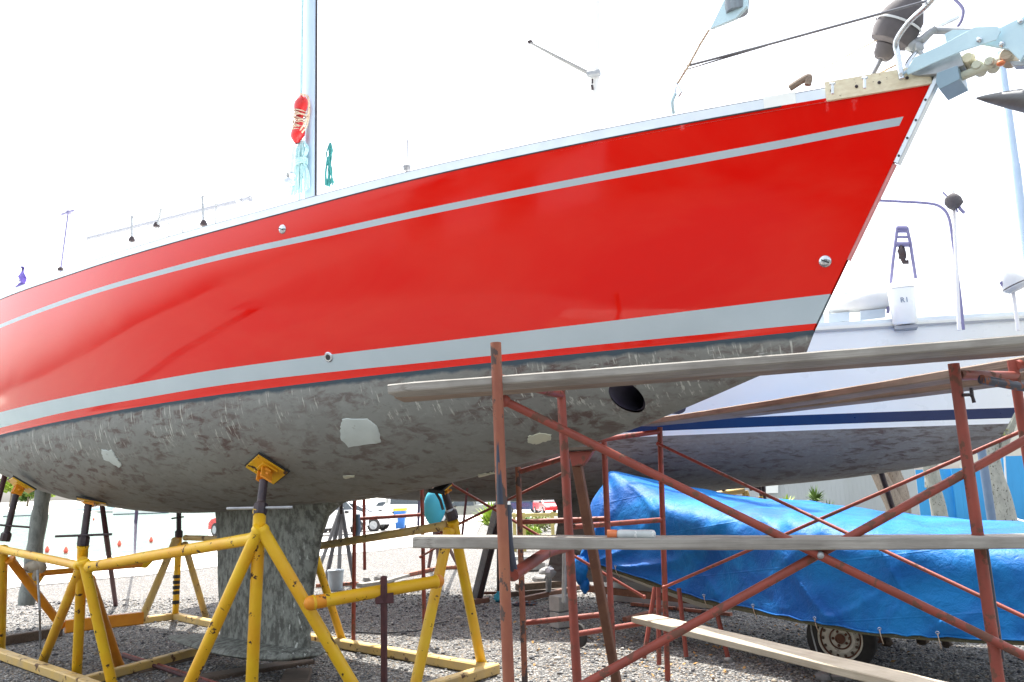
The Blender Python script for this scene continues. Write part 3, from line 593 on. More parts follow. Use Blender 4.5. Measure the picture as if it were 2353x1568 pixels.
# winch hanging at the mast foot
g = G(); c = pf(662, 410, 0, .35); g.lathe(c-V(.0, 0, .05), [(.06, 0), (.055, .03), (.04, .05), (.045, .08), (.05, .09)], 18, axis=(.35, -.2, 1)); g.tube(c+V(.03, 0, .05), c+V(.05, 0, .30), .02, 8); g.build('mast_winch', M['stainless'], RB)
# ---- bow gear
bq = lambda x, y, off=0.: pf(x, y, 0, off)
g = G(); g.path(smooth_path([bq(2072, 182, .12), bq(2064, 130, .12), bq(2060, 95, .14), bq(2090, 50, .2), bq(2135, 8, .28), bq(2170, -40, .34)]), .014, 10); pul = g.build('pulpit', M['stainless'], RB)
g = G(); g.path(smooth_path([bq(2084, 180, .02), bq(2084, 150, .0), bq(2105, 120, -.05), bq(2125, 95, -.1), bq(2150, 66, -.15), bq(2200, 40, -.3)]), .012, 10); g.build('pulpit_leg', M['stainless'], pul)
g = G(); g.path([bq(2070, 172, .14), bq(2100, 155, .0)], .01, 8); g.build('pulpit_foot', M['stainless'], pul)
g = G(); g.path(smooth_path([bq(2190, -5, -.5), bq(2212, 20, -.5), bq(2210, 45, -.5), bq(2200, 62, -.5)]), .009, 8); g.build('pulpit_hoop', M['lilac'], pul)
# furling drum under a dark cover
dc = bq(2068, 52, -.02); axd = bq(2088, 12, -.02)-bq(2045, 95, -.02); axd /= np.linalg.norm(axd)
g = G(); g.lathe(dc-axd*.13, [(.045, 0), (.10, .02), (.115, .07), (.11, .16), (.08, .22), (.05, .26)], 20, axis=axd); dr = g.build('furling_drum', M['darkcloth'], RB)
g = G(); g.lathe(dc-axd*.015, [(.121, -.006), (.123, 0), (.121, .006)], 24, axis=axd, cap=False); g.build('drum_rim', M['palecloth'], dr)
g = G(); g.lathe(dc-axd*.20, [(.035, 0), (.05, .02), (.06, .07)], 16, axis=axd); g.build('drum_base', M['darkcloth'], dr)
g = G(); g.tube(dc-axd*.30, dc+axd*1.6, .012, 8); g.build('forestay', M['wire'], RB)
g = G(); g.path([bq(2015, 92, .02), bq(1925, 140, .05), bq(1843, 182, .1)], .0035, 6); g.path([bq(2062, 148, .02), bq(1990, 185, .08)], .005, 6); g.build('furling_line', M['rope_cream'], RB)
# roller/turnbuckle clutter behind the pulpit
g = G(); g.path([bq(2090, 100, -.05), bq(2118, 92, -.05), bq(2148, 66, -.08)], .02, 10); g.ball(bq(2098, 104, -.05), (.045, .03, .04), 10, 6, .3, 2); g.ball(bq(2110, 108, -.05), (.03, .025, .03), 8, 5, .3, 3); g.path([bq(2105, 110, -.05), bq(2118, 125, -.05), bq(2122, 140, -.05)], .012, 8); g.build('windlass_clutch', M['galv'], RB)
# bow roller cheeks (pale anodised plates), rollers and the grey stem plate
def bplate(pts, off, th, name, m, parent):
    g = G(); g.prism([bq(x, y, off) for x, y in pts], V(*Y1.N, 0)*-th); return g.build(name, m, parent, smooth=False, bevel=.003)
br = bplate([(2081, 165), (2100, 132), (2160, 105), (2240, 62), (2292, 60), (2300, 72), (2290, 92), (2210, 118), (2150, 143), (2086, 172)], .10, .008, 'bow_roller', M['sailcloth'], RB)
bplate([(2170, 78), (2190, 68), (2245, 68), (2200, 92), (2175, 102)], -.10, .008, 'far_cheek', M['sailcloth'], br)
bplate([(2086, 172), (2150, 143), (2205, 120), (2215, 150), (2180, 162), (2150, 170), (2110, 174)], .06, .12, 'roller_tray', M['galv'], br)
bplate([(2152, 168), (2200, 150), (2206, 182), (2158, 206), (2150, 190)], .085, .17, 'stem_plate', mat('blue_grey_steel_plate', (.22, .32, .38), (.2, .29, .35), rough=.4, metal=.3, bump=0), br)
for x, y, r_, m_ in ((2222, 132, .033, 'teak'), (2312, 124, .036, 'plank_pale'), (2243, 148, .028, 'filler_cream'), (2272, 140, .028, 'filler_cream')):
    g = G(); c = bq(x, y, .05); g.lathe(c-V(*Y1.N, 0)*.12, [(r_*.7, 0), (r_, .02), (r_*.75, .06), (r_, .10), (r_*.7, .12)], 16, axis=V(*Y1.N, 0)); g.build('roller', M[m_], br)
g = G(); g.path([bq(2205, 178, .02), bq(2250, 160, .02), bq(2300, 140, .02)], .022, 10); g.build('roller_bar', M['filler_cream'], br)
g = G(); g.ball(bq(2300, 146, .05), (.02, .02, .013), 8, 5); g.build('orange_plug', M['orange_cap'], br)
g = G(); g.path([bq(2146, 70, -.12), bq(2260, 74, -.12), bq(2350, 70, -.12)], .02, 10); g.build('roller_axle_bar', M['galv'], br)
for x, y in ((2250, 92), ):
    g = G(); g.ball(bq(x, y, .106), .014, 10, 6); g.build('bolt', M['stainless'], br)
# the anchor stowed in the roller, its fluke point turned back
AN = thing('plough_anchor', bq(2420, 120, .0), 'big galvanised anchor stowed over the yacht bow roller', 'anchor')
def aplate(pts, off, th, name, m):
    g = G(); g.prism([bq(x, y, off) for x, y in pts], V(*Y1.N, 0)*-th); return g.build(name, m, AN, smooth=False, bevel=.004)
aplate([(2235, 98), (2275, 70), (2300, 62), (2340, 42), (2400, 20), (2430, 60), (2370, 100), (2345, 140), (2318, 114)], .07, .02, 'shank', M['sailcloth'])
aplate([(2345, 140), (2400, 80), (2420, 90), (2380, 150), (2330, 152), (2318, 140)], .03, .05, 'shank_heel', M['galv'])
for x, y in ((2302, 102), (2345, 50)):
    g = G(); g.ball(bq(x, y, .074), .014, 10, 6); g.build('bolt', M['stainless'], AN)
a, b = bq(2243, 226, .05), bq(2450, 238, .05)
g = G(); rows = []
for t in np.linspace(0, 1, 10):
    c = lerp(a, b, t); w_ = .004+.12*t**.8; h_ = .004+.085*t**.85; rows.append([c+w_*math.cos(q)*V(.5, .85, 0)+h_*math.sin(q)*V(0, 0, 1) for q in np.linspace(0, 2*math.pi, 14, endpoint=False)])
g.grid(rows, close=True); g.build('fluke', mat('dark_galvanising', (.16, .17, .18), (.11, .115, .12), rough=.5, metal=.4, scale=6, stretch=(1, 1, 5)), AN)
g = G(); g.path([b, bq(2470, 150, .05), bq(2425, 60, .05)], .03, 10); g.build('fluke_arm', M['galv'], AN)
# mooring cleat and rope hump, deck eyes
g = G(); g.path(smooth_path([bq(1815, 203, .45), bq(1838, 188, .45), bq(1858, 178, .45), bq(1856, 196, .45)]), .018, 8); g.build('cleat', M['plank_brown'], RB)
for x, y in ((1913, 200), (1987, 187)):
    g = G(); g.tube(bq(x, y+16, .4), bq(x, y-6, .4), .007, 8); g.tube(bq(x-6, y-7, .4), bq(x+6, y-8, .4), .007, 8); g.build('rail_pin', M['alu'], RB)
# lifeline at the bow, sheet with snap shackle
g = G(); g.path([bq(1578, 152, .75), bq(1760, 104, .6), bq(2110, 8, .3), bq(2145, -2, .25)], .007, 8); g.path([bq(1570, 162, .75), bq(1760, 106, .6)], .004, 6); g.build('lifeline', M['wire'], RB)
g = G(); g.path([bq(1630, 68, .75), bq(1610, 100, .75), bq(1583, 150, .75), bq(1557, 192, .75)], .006, 8); sh = g.build('jib_sheet', M['rope_cream'], RB)
g = G(); c = bq(1557, 205, .75)
g.path([bq(1552, 190, .75), bq(1560, 200, .75), bq(1566, 212, .75), bq(1560, 222, .75), bq(1552, 214, .75), bq(1553, 200, .75)], .006, 8); g.build('snap_shackle', M['stainless'], sh)
g = G(); g.path(smooth_path([bq(1552, 215, .75), bq(1545, 235, .75), bq(1548, 262, .72)]), .009, 8); g.build('sheet_tail', M['sailcloth'], sh)
# furled headsail clew hanging into the top of the frame
g = G(); top_ = [bq(1660, -60, .75), bq(1664, 0, .75), bq(1632, 66, .75), bq(1690, 42, .75), bq(1716, 14, .75), bq(1712, -60, .75)]
g.prism(top_, V(*Y1.N, 0)*-.02); sc_ = g.build('headsail_clew', M['sailcloth'], RB, smooth=False)
g = G(); g.lathe(bq(1694, 30, .72), [(.055, 0), (.06, .05), (.06, .5)], 18, axis=(.05, 0, 1)); g.build('rolled_sail', mat('grey_rolled_sail', (.17, .18, .21), (.3, .38, .42), rough=.8, scale=3, stretch=(6, 6, .5)), sc_)

# ---- rope coils at the mast: things that hang there
def coil(name, label, m, cx, cy, h, w_, n, off, tie=None, seed=0, flare=1.6, m2=None):
    rr = random.Random(seed); c0 = pf(cx, cy, 0, off); t = thing(name, c0-V(0, 0, h*.9), label, 'rope', None)
    X = V(*(-Y1.A), 0); Yv = V(*Y1.N, 0)
    g = G()
    for i in range(n):
        f = (i/(n-1)-.5)*2; j = rr.uniform(-.1, .1)
        pts = [c0+X*w_*(.15*f)+V(0, 0, .02), c0+X*w_*(.55*f+j)+Yv*rr.uniform(-.02, .03)-V(0, 0, h*.18), c0+X*w_*(.30*f)+Yv*rr.uniform(0, .03)-V(0, 0, h*.36),
               c0+X*w_*(.55*f*flare*.7+j)+Yv*rr.uniform(-.01, .03)-V(0, 0, h*.65), c0+X*w_*(.5*f*flare+j-.15)+Yv*rr.uniform(-.02, .02)-V(0, 0, h*(1-.05*abs(f)))]
        g.path(smooth_path(pts, 5), .0075, 6)
    g.build('rope_strands', m, t)
    if tie is not None:
        g = G()
        for k_ in range(4): g.path([c0-V(0, 0, h*(.33+.03*k_))+w_*.36*math.cos(a_)*X+.045*math.sin(a_)*Yv for a_ in np.linspace(0, 2*math.pi, 16)], .0075, 6)
        g.build('rope_wraps', m, t)
    return t
coil('rope_coil', 'big pale teal rope coil hanging at the foot of the red yacht mast', M['rope_teal'], 693, 330, .50, .20, 22, .10, 1, 3, 1.5)
coil('rope_coil', 'narrow dark teal rope coil hanging just right of the mast', M['rope_dark'], 759, 333, .44, .07, 12, -.35, None, 5, 1.5)
# red line throwers with cream line wound round them
t = thing('line_winder', pf(690, 330, 0, .13), 'red plastic winder wrapped in cream line tied on the mast', 'line winder')
g = G(); rows = []
ct = pf(694, 218, 0, .13); cb = pf(682, 330, 0, .13)
for s_ in np.linspace(0, 1, 14):
    c = lerp(ct, cb, s_); w_ = .095*(.30+.70*abs(math.cos(math.pi*s_))**.7)*min(1, (s_+.05)*4.5, (1.05-s_)*4.5)
    rows.append([c+w_*math.cos(q)*V(*Y1.A, 0)+w_*.7*math.sin(q)*V(*Y1.N, 0) for q in np.linspace(0, 2*math.pi, 14, endpoint=False)])
g.grid(rows, close=True); g.build('winder_body', M['red_plastic'], t)
g = G()
for i in range(12):
    s_ = .34+.036*i; c = lerp(ct, cb, s_); tl = .02*math.sin(i*1.7)
    g.path([c+(.058+.014*math.sin(i*2.4))*math.cos(q)*V(*Y1.A, 0)+.055*math.sin(q)*V(*Y1.N, 0)+V(0, 0, tl*math.cos(q)+.018*math.cos(q)) for q in np.linspace(0, 2*math.pi, 14)], .006, 6)
g.path(smooth_path([pf(690, 216, 0, .16), pf(706, 222, 0, .17), pf(711, 250, 0, .17), pf(706, 285, 0, .17), pf(694, 305, 0, .17)]), .009, 6)
g.path(smooth_path([pf(694, 216, 0, .19), pf(709, 225, 0, .19), pf(706, 270, 0, .19), pf(690, 300, 0, .19)]), .008, 6)
g.build('wound_line', M['rope_cream'], t)
# small violet burgee on its staff at the far left
t = thing('flag', pf(38, 670, 0, .6), 'small violet flag on a staff at the yacht side deck far left', 'flag')
g = G(); g.tube(pf(57, 595, 0, .6), pf(38, 672, 0, .6), .006, 6); g.build('staff', M['wire'], t)
g = G(); rows = [[pf(x+a_*0, y, 0, .6)+V(*Y1.N, 0)*(.03*math.sin(x)) for x, y in r_] for a_, r_ in enumerate([[(52, 612), (54, 614)], [(50, 622), (57, 626)], [(46, 636), (60, 640)], [(42, 648), (54, 654)], [(39, 660), (46, 662)]])]
g.grid(rows); g.build('cloth', M['purple'], t, solid=.004)

# ================================================================ second yacht (white, blue boot stripe)
Y2 = Yacht((5.85, 9.75), 21, 2.16, .0, 11.5, .75,
    Spl([0, .5, 1, 2, 3, 4.5, 6, 8, 11.5], [.012, .2, .38, .70, .98, 1.26, 1.40, 1.38, 1.0]),
    Spl([-.75, 0, .8, 2, 3, 4.5, 6, 8, 11.5], [.02, .34, .62, 1.0, 1.25, 1.48, 1.6, 1.58, 1.2]),
    Spl([-.75, 2, 5, 11.5], [3.42, 3.36, 3.33, 3.36]),
    Spl([0, 1], [.60, .60]), Spl([0, 1], [.599, .599]), Spl([0, 1], [.145, .17]), Spl([0, 1], [.050, .055]),
    Spl([0, .1, .3, .7, 1.5, 3, 5, 8, 11.5], [.01, .16, .30, .42, .54, .66, .74, .70, .2]),
    Spl([0, 1, 3, 11.5], [1.4, 1.6, 2.0, 2.2]), .02)
WB = thing('white_sailing_yacht', (5.85, 9.75, 0), 'white sailing yacht with a navy waterline stripe standing behind the scaffolding', 'yacht', rz=R(-21))
M['bottom2'] = bottom_paint('patchy_brown_grey_antifouling', 2.14, (.20, .195, .18), (.085, .058, .048), drips=False, streak=(4.5, 4.5, 22))
Y2.hull([M['white_gel'], M['navy_stripe'], M['bottom2']], [0, 0, 0, 1, 0, 2], WB, stripe_start=.004)
Y2.deck(M['deck'], WB)
Y2.rail(-.6, 11, .03, .04, M['alu'], WB)
Y2.rail(-.6, 11, .015, .025, M['greycloth'], WB, name='rubbing_strake', out=.02, dz=-.07)
def p2(x, y, off):
    n3 = V(*Y2.N, 0); c = Y2.w(0, off, 0); d = ray(x, y); t = ((c-EYE)@n3)/(d@n3); return EYE+d*t
# cabin trunk with side windows
g = G(); rows = []
for q, h_ in ((1.5, .02), (1.9, .28), (2.3, .46), (3, .52), (5, .55), (8.5, .6), (8.6, .02)):
    z = Y2.zs(q); w_ = .62; rows.append([Y2.w(q, w_, z), Y2.w(q, w_-.10, z+h_), Y2.w(q, w_*.5, z+h_+.05), Y2.w(q, -w_*.5, z+h_+.05), Y2.w(q, -w_+.10, z+h_), Y2.w(q, -w_, z)])
g.grid(rows); tr_ = g.build('cabin_trunk', M['white_gel'], WB, smooth=False)
for (xa, xb) in ((1905, 1952), (1976, 2034), (1878, 1893)):
    ys = lambda x: 722-(x-1905)*.09
    g = G(); g.prism([p2(xa, ys(xa)+22, .615), p2(xb, ys(xb)+20, .615), p2(xb, ys(xb), .60), p2(xa, ys(xa), .60)], V(*Y2.N, 0)*.03); g.build('cabin_window', M['tint'], tr_, smooth=False)
# keel
rows = []
for z, q0, q1, th in ((1.5, 4.3, 5.75, .12), (1.3, 4.5, 5.66, .13), (1.1, 4.55, 5.66, .14), (.85, 4.5, 5.72, .14), (.6, 4.4, 5.8, .15), (.3, 4.3, 5.9, .16)):
    r_ = []
    for i in range(30):
        a_ = 2*math.pi*i/30; xx = .5*(1+math.cos(a_)); yy = .5*math.sin(a_)*(1-.4*xx); r_.append(Y2.w(q0+(q1-q0)*xx, yy*th*(q1-q0), z))
    rows.append(r_)
g = G(); g.grid(rows, close=True); g.add(rows[-1], [tuple(range(30))]); g.build('keel', M['bottom2'], WB)
# mast and boom (bleached by the sky in the photograph)
ms = Y2.deckpt(5.0, 0); mtop = p2(1369, -60, 0.)
g = G(); g.tube(p2(1366, 330, 0), p2(1371, -260, 0), .075, 16); g.build('mast', M['deck'], WB)
g = G(); g.path([p2(1352, 168, .02), p2(1278, 130, .02), p2(1218, 98, .02)], [.035, .028, .018], 10); bm = g.build('boom', mat('dull_boom_paint', (.30, .30, .29), (.26, .26, .26), bump=0), WB)
g = G(); g.ball(p2(1218, 97, .02), (.05, .03, .03), 8, 5, .4, 3); g.build('boom_end_block', M['blacksteel'], bm)
g = G(); g.beam(p2(1350, 172, .12), p2(1379, 167, .12), .10, .07); g.build('gooseneck', M['greycloth'], WB)
g = G(); g.path([p2(1361, 182, .12), p2(1361, 192, .12)], .014, 8); g.path([p2(1360, 196, .12), p2(1362, 206, .12)], .02, 8); g.build('vang_fitting', M['blacksteel'], WB)
# upturned inflatable tender lashed on the coachroof
TD = thing('inflatable_tender', p2(1980, 730, .35), 'pale grey inflatable tender stowed upside down on the white yacht deck', 'tender')
g = G(); pts = [p2(x, y, .55) for x, y in ((1903, 716), (1935, 706), (1985, 694), (2040, 684), (2100, 676))]
g.path(smooth_path(pts, 6), list(np.linspace(.02, .135, 13))+[.14]*12, 16); g.build('tube', M['palecloth'], TD)
g = G(); rows = []
for t in np.linspace(0, 1, 8):
    a = lerp(p2(1900, 712, .45), p2(2100, 668, .45), t); b = lerp(p2(1925, 668, .1), p2(2100, 652, .1), t); c_ = lerp(p2(1900, 712, -.5), p2(2100, 668, -.5), t)
    rows.append([a, lerp(a, b, .5)+V(0, 0, .03), b, lerp(b, c_, .5), c_])
g.grid(rows); g.build('floor', M['greycloth'], TD)
g = G(); g.path([p2(1966, 674, .72), p2(1942, 674, .72), p2(1936, 680, .72), p2(1944, 685, .72), p2(1962, 684, .72)], .012, 8); g.build('grab_handle', M['deck'], TD)
# upright white outboard cowl with two small dark letters
OB = thing('outboard_motor', p2(2080, 752, .75), 'tall white outboard motor standing upright on the white yacht rail', 'outboard motor')
g = G(); c = p2(2080, 748, .75); X2 = V(*Y2.A, 0); N2 = V(*Y2.N, 0); rows = []
for z, a_, b_ in ((0, .11, .10), (.03, .135, .12), (.25, .145, .13), (.42, .150, .135), (.435, .150, .135), (.50, .130, .115), (.53, .06, .05), (.535, .005, .005)):
    rows.append([c+V(0, 0, z)+a_*math.copysign(abs(math.cos(q))**.7, math.cos(q))*X2+b_*math.copysign(abs(math.sin(q))**.7, math.sin(q))*N2 for q in np.linspace(0, 2*math.pi, 28, endpoint=False)])
g.grid(rows, close=True); g.build('cowl', M['white_gel'], OB)
g = G(); g.path([c+V(0, 0, .43)+.152*math.copysign(abs(math.cos(q))**.7, math.cos(q))*X2+.137*math.copysign(abs(math.sin(q))**.7, math.sin(q))*N2 for q in np.linspace(0, 2*math.pi, 28)], .003, 5); g.build('seam', M['greycloth'], OB)
g = G(); g.beam(c+V(0, 0, -.03)-X2*.12, c+V(0, 0, -.03)+X2*.12, .16, .05); g.build('clamp', M['greycloth'], OB)
def letters(text, pos, right, up, size, m, parent, name='lettering'):
    cu = bpy.data.curves.new('t', 'FONT'); cu.body = text; cu.size = size; cu.extrude = .001; o_ = bpy.data.objects.new('t', cu); me = bpy.data.meshes.new_from_object(o_)
    bpy.data.objects.remove(o_); g = G(); r_ = np.asarray(right)/np.linalg.norm(right); nrm = np.cross(r_, up)
    g.add([np.asarray(pos)+r_*vv.co.x+np.asarray(up)*vv.co.y+nrm*vv.co.z for vv in me.vertices], [tuple(p_.vertices) for p_ in me.polygons]); return g.build(name, m, parent, smooth=False)
letters('R1', c+N2*.139-X2*-.035+V(0, 0, .25), -X2, V(0, 0, 1), .085, M['pole_blue'], OB)
# gooseneck rail, ladder and the gear hanging from the pushpit of the white yacht
g = G(); g.path(smooth_path([p2(2020, 461, .8), p2(2060, 463, .8), p2(2128, 467, .8), p2(2160, 475, .8), p2(2180, 500, .8), p2(2190, 560, .8), p2(2206, 680, .8), p2(2214, 758, .8)], 6), .017, 10); g.build('bent_rail', M['lilac'], WB)
g = G()
g.path([p2(2062, 523, .6), p2(2052, 600, .6), p2(2040, 720, .6)], .02, 8); g.path([p2(2084, 523, .6), p2(2092, 560, .6), p2(2104, 640, .6)], .02, 8)
for y, w_ in ((525, .032), (532, .02), (545, .016), (562, .032)): g.path([p2(2061-(y-523)*.08, y, .6), p2(2084+(y-523)*.15, y, .6)], w_, 8)
lad = g.build('boarding_ladder', M['lilac'], WB)
g = G(); g.ball(p2(2073, 582, .6), (.05, .05, .09), 10, 7, .5, 4); g.path([p2(2073, 592, .6), p2(2078, 603, .6), p2(2088, 602, .6)], .03, 8); g.build('ladder_hook', M['blacksteel'], lad)
for y in (15,): pass
# block hanging on a pole in front of the sky
HB = thing('hanging_outboard', p2(2193, 760, 1.0), 'small dark grey outboard hanging from a white pole against the sky', 'outboard motor')
g = G(); g.tube(p2(2204, 760, 1.0), p2(2190, 440, 1.0), .02, 10); g.build('pole', M['deck'], HB)
g = G(); a, b = p2(2178, 452, 1.1), p2(2200, 472, 1.1); d_ = b-a; g.lathe(a, [(.05, 0), (.085, .04), (.09, .10), (.07, .16), (.03, .17)], 16, axis=d_); g.build('cowl', M['darkcloth'], HB)
g = G(); g.path([p2(2200, 470, 1.1), p2(2208, 482, 1.1), p2(2216, 490, 1.1)], .018, 8); g.path([p2(2166, 442, 1.1), p2(2180, 455, 1.1)], .010, 6); g.path([p2(2196, 474, 1.1), p2(2200, 488, 1.1)], .010, 6); g.build('leg', M['lilac'], HB)
WG = thing('wind_generator', p2(2326, 760, .6), 'striped white and dark wind generator body on a pole at far right', 'wind generator')
g = G(); g.tube(p2(2340, 760, .6), p2(2326, 655, .6), .022, 10); g.build('pole', M['deck'], WG)
g = G(); a, b = p2(2306, 612, .7), p2(2336, 660, .7); g.lathe(a, [(.02, 0), (.05, .02), (.075, .06), (.10, .12), (.13, .20), (.14, .27), (.10, .31)], 18, axis=b-a); g.build('body', M['palecloth'], WG)
for s_ in (.18, .38, .60, .92):
    g = G(); c_ = lerp(a, b, s_); rr_ = .035+.105*s_; dd = (b-a)/np.linalg.norm(b-a); g.lathe(c_, [(rr_, -.014), (rr_+.012, 0), (rr_, .014)], 18, axis=dd); g.build('band', M['darkcloth'], WG)
g = G(); g.tube(p2(2300, 648, .72), p2(2316, 668, .72), .025, 8); g.build('bracket', M['lilac'], WG)

# ================================================================ yellow cradle under the red yacht
CR = thing('boat_cradle', (-2.4, 7.6, 0), 'yellow tubular steel boat cradle holding the red yacht with screw pads', 'boat cradle')
def gp(x, y, z=.0): return gr(x, y, z)
TR = .043
def leg(a, b, r=TR, m='yellow', lab=None):
    g = G(); a = np.asarray(a); b = np.asarray(b); n = 6
    ts_ = [0, .012, .02, .028]+list(np.linspace(.06, .94, 12))+[.975, .985, 1]; rr_ = np.random.default_rng(int(abs(a[0]*1000+b[0]*100)) % 9999)
    g.path([lerp(a, b, t) for t in ts_], [r*1.02, r*1.13, r*1.13, r]+[r*(1+rr_.normal(0, .008)) for _ in range(12)]+[r, r*1.12, r*1.12], 16); return g.build('leg', M[m], CR, label=lab)
def rail_(a, b, r=TR, m='yellow', name='rail'):
    g = G(); g.path([lerp(a, b, t) for t in (0, .012, .022, .032, .25, .5, .75, .968, .978, .988, 1)], [r, r*1.16, r*1.16, r, r, r*.99, r, r, r*1.16, r*1.16, r], 16); return g.build(name, M[m], CR)
def base(a, b, m='yellow_dirty', w_=.10, h=.085):
    g = G(); g.beam(a, b, w_, h); return g.build('base_beam', M[m], CR, smooth=False)
def screw(a, b, pad_n, padc, size=.2, ang=0., hx=None, hlen=.22, m='yellow'):
    """threaded screw from a up to b with collar, turning handle and swivelling pad"""
    a = np.asarray(a); b = np.asarray(b); d_ = (b-a)/np.linalg.norm(b-a)
    g = G(); L_ = np.linalg.norm(b-a); pts = []; rs = []
    n = int(L_/.011)
    for i in range(n+1): pts.append(a+d_*L_*i/n); rs.append(.029+(.002 if i % 2 else 0))
    g.path(pts, rs, 14); sj = g.build('screw_jack', M['blacksteel'], CR)
    g = G(); g.lathe(a-d_*.02, [(.045, 0), (.05, .02), (.05, .075), (.036, .09)], 8, axis=d_); g.build('nut', M['blacksteel'], sj)
    if hx is not None:
        g = G(); g.tube(hx[0], hx[1], .010, 8); g.build('handle', M[hx[2]], sj)
    nn_ = np.asarray(pad_n)/np.linalg.norm(pad_n); x = np.cross(nn_, V(0, 0, 1)); x /= np.linalg.norm(x); y = np.cross(nn_, x)
    x, y = x*math.cos(ang)+y*math.sin(ang), y*math.cos(ang)-x*math.sin(ang)
    c_ = np.asarray(padc)
    g = G(); g.beam(c_-x*size/2, c_+x*size/2, size, .012, up=nn_); g.beam(c_-x*size*.38-nn_*-.014, c_+x*size*.38-nn_*-.014, size*.5, .012, up=nn_); g.build('pad_plate', M['yellow' if m == 'yellow' else m], sj, smooth=False)
    g = G(); g.beam(c_-nn_*.013-x*size*.54, c_-nn_*.013+x*size*.54, size*1.08, .014, up=nn_); g.build('rubber_pad', M['black'], sj, smooth=False)
    g = G()
    e_ = c_+nn_*.02
    for s_ in (-1, 1): g.beam(e_+x*s_*.04, b+d_*.0+x*s_*.04, .012, .09, up=y); g.ball(b*.5+e_*.5+x*s_*.05, .016, 8, 6)
    g.beam(lerp(e_, b, .2)-x*.045, lerp(e_, b, .2)+x*.045, .05, .05, up=y)
    g.build('swivel_bracket', M['orange'], sj, smooth=False)
    return sj
# stand nearest the camera
A0 = at(597, 1188, 5.75)
leg(A0+V(0, 0, .06), gp(574, 1668)); leg(at(597, 1212, 5.73), gp(392, 1668)); leg(at(599, 1212, 5.74), gp(866, 1668))
pA = Y1.hit(615, 1074)
screw(A0+V(0, 0, .03), at(606, 1105, 5.85), pA[1], pA[0]+pA[1]*.024, .25, .5, (at(521, 1169, 5.75), at(672, 1166, 5.75), 'galv'))
# second near stand
B0 = at(191, 1250, 7.1)
leg(B0, gp(176, 1556)); leg(at(191, 1290, 7.08), gp(97, 1524)); leg(at(192, 1288, 7.05), gp(262, 1590)); leg(at(205, 1330, 7.2), gp(274, 1530), m='orange')
pB = Y1.hit(215, 1150)
screw(B0+V(0, 0, .0), at(203, 1158, 7.15), pB[1]*V(1, 1, 1)+V(0, 0, -.5), pB[0]+pB[1]*.02, .26, .4, (at(127, 1233, 7.05), at(257, 1228, 7.1), 'blacksteel'))
# far left stand, cut by the frame
C0 = at(6, 1272, 8.3)
leg(at(8, 1260, 8.3), gp(2, 1496)); pC = Y1.hit(45, 1120)
screw(at(12, 1240, 8.3), at(37, 1136, 8.35), V(-.35, -.45, -.85), at(48, 1116, 8.45), .24, .2, (at(-12, 1206, 8.25), at(68, 1212, 8.3), 'blacksteel'))
rail_(at(0, 1262, 8.2), at(183, 1300, 7.1), .036)
rail_(at(592, 1236, 5.75), at(203, 1303, 7.05), .042)
# far forward stand
D0 = at(1040, 1196, 6.75)
leg(D0, gp(1107, 1527, .06)); leg(at(1032, 1215, 6.7), gp(942, 1632))
screw(D0+V(0, 0, .02), at(1021, 1130, 6.75), V(.4, .45, -.8), at(1017, 1122, 6.75), .12, .3, (at(1028, 1176, 6.65), at(1043, 1170, 6.75), 'galv'))
g = G(); g.beam(at(985, 1128, 6.7), at(1022, 1132, 6.7), .05, .03); g.path([at(1000, 1130, 6.7), at(1012, 1150, 6.7), at(1018, 1172, 6.7)], .012, 6); g.build('hanging_strap', M['black'], CR)
l1, l2 = at(715, 1386, 5.72), at(1006, 1336, 6.2)
rail_(l1, l2, .044, 'yellow', 'cross_rail')
g = G(); g.ball(l1, (.050, .050, .050), 14, 8); g.build('weld_joint', M['orange'], CR)
g = G(); g.ball(l2, (.049, .049, .049), 14, 8); g.build('weld_joint', M['orange'], CR)
g = G(); g.path([lerp(l1, l2, t) for t in (0, .05, .1)], .0455, 16); g.build('weld_joint', M['orange'], CR)
# mid far stand behind the keel and the rail towards the bow stand
leg(at(700, 1200, 8.6), gp(787, 1474, .05), .04); leg(at(696, 1200, 8.6), gp(690, 1474, .05), .04)
rail_(at(690, 1262, 8.6), at(1032, 1207, 6.8), .036, 'yellow_dirty')
# far aft stand with painted rings
E0 = at(411, 1232, 10.4)
leg(E0+V(0, 0, .02), gp(403, 1416, .04), .04); leg(at(424, 1250, 10.3), gp(473, 1418, .04), .04, 'yellow_dirty')
g = G()
for y in (1325, 1338, 1350, 1362, 1384): a = at(405.8-(y-1325)*.03, y, 10.4); g.lathe(a-V(0, 0, .02), [(.042, 0), (.042, .035)], 16, cap=False)
g.build('painted_ring', M['black'], CR)
screw(E0, at(411, 1170, 10.4), V(.4, .45, -.8), at(411, 1162, 10.4), .2, .2, (at(394, 1192, 10.3), at(422, 1188, 10.4), 'blacksteel'))
rail_(at(22, 1284, 8.4), at(142, 1440, 9.1), .043, 'orange', 'brace'); rail_(at(404, 1240, 10.3), at(325, 1425, 9.5), .043, 'yellow_dirty', 'brace')
rail_(at(90, 1318, 8.8), at(335, 1297, 10.), .030, 'orange', 'brace')
g = G(); g.beam(at(150, 1440, 9.05), at(328, 1420, 9.5), .10, .13); g.build('base_beam', M['orange'], CR, smooth=False)
for pts in ([(58, 1318, 8.75), (105, 1312, 8.85), (83, 1345, 8.85)], [(322, 1288, 9.95), (356, 1282, 10.), (333, 1306, 9.9), (318, 1304, 9.9)]):
    g = G(); g.prism([at(*p) for p in pts], V(0, .05, 0)); g.build('gusset', M['yellow'], CR, smooth=False)
rail_(at(425, 1236, 10.4), at(560, 1240, 9.4), .032, 'yellow_dirty')
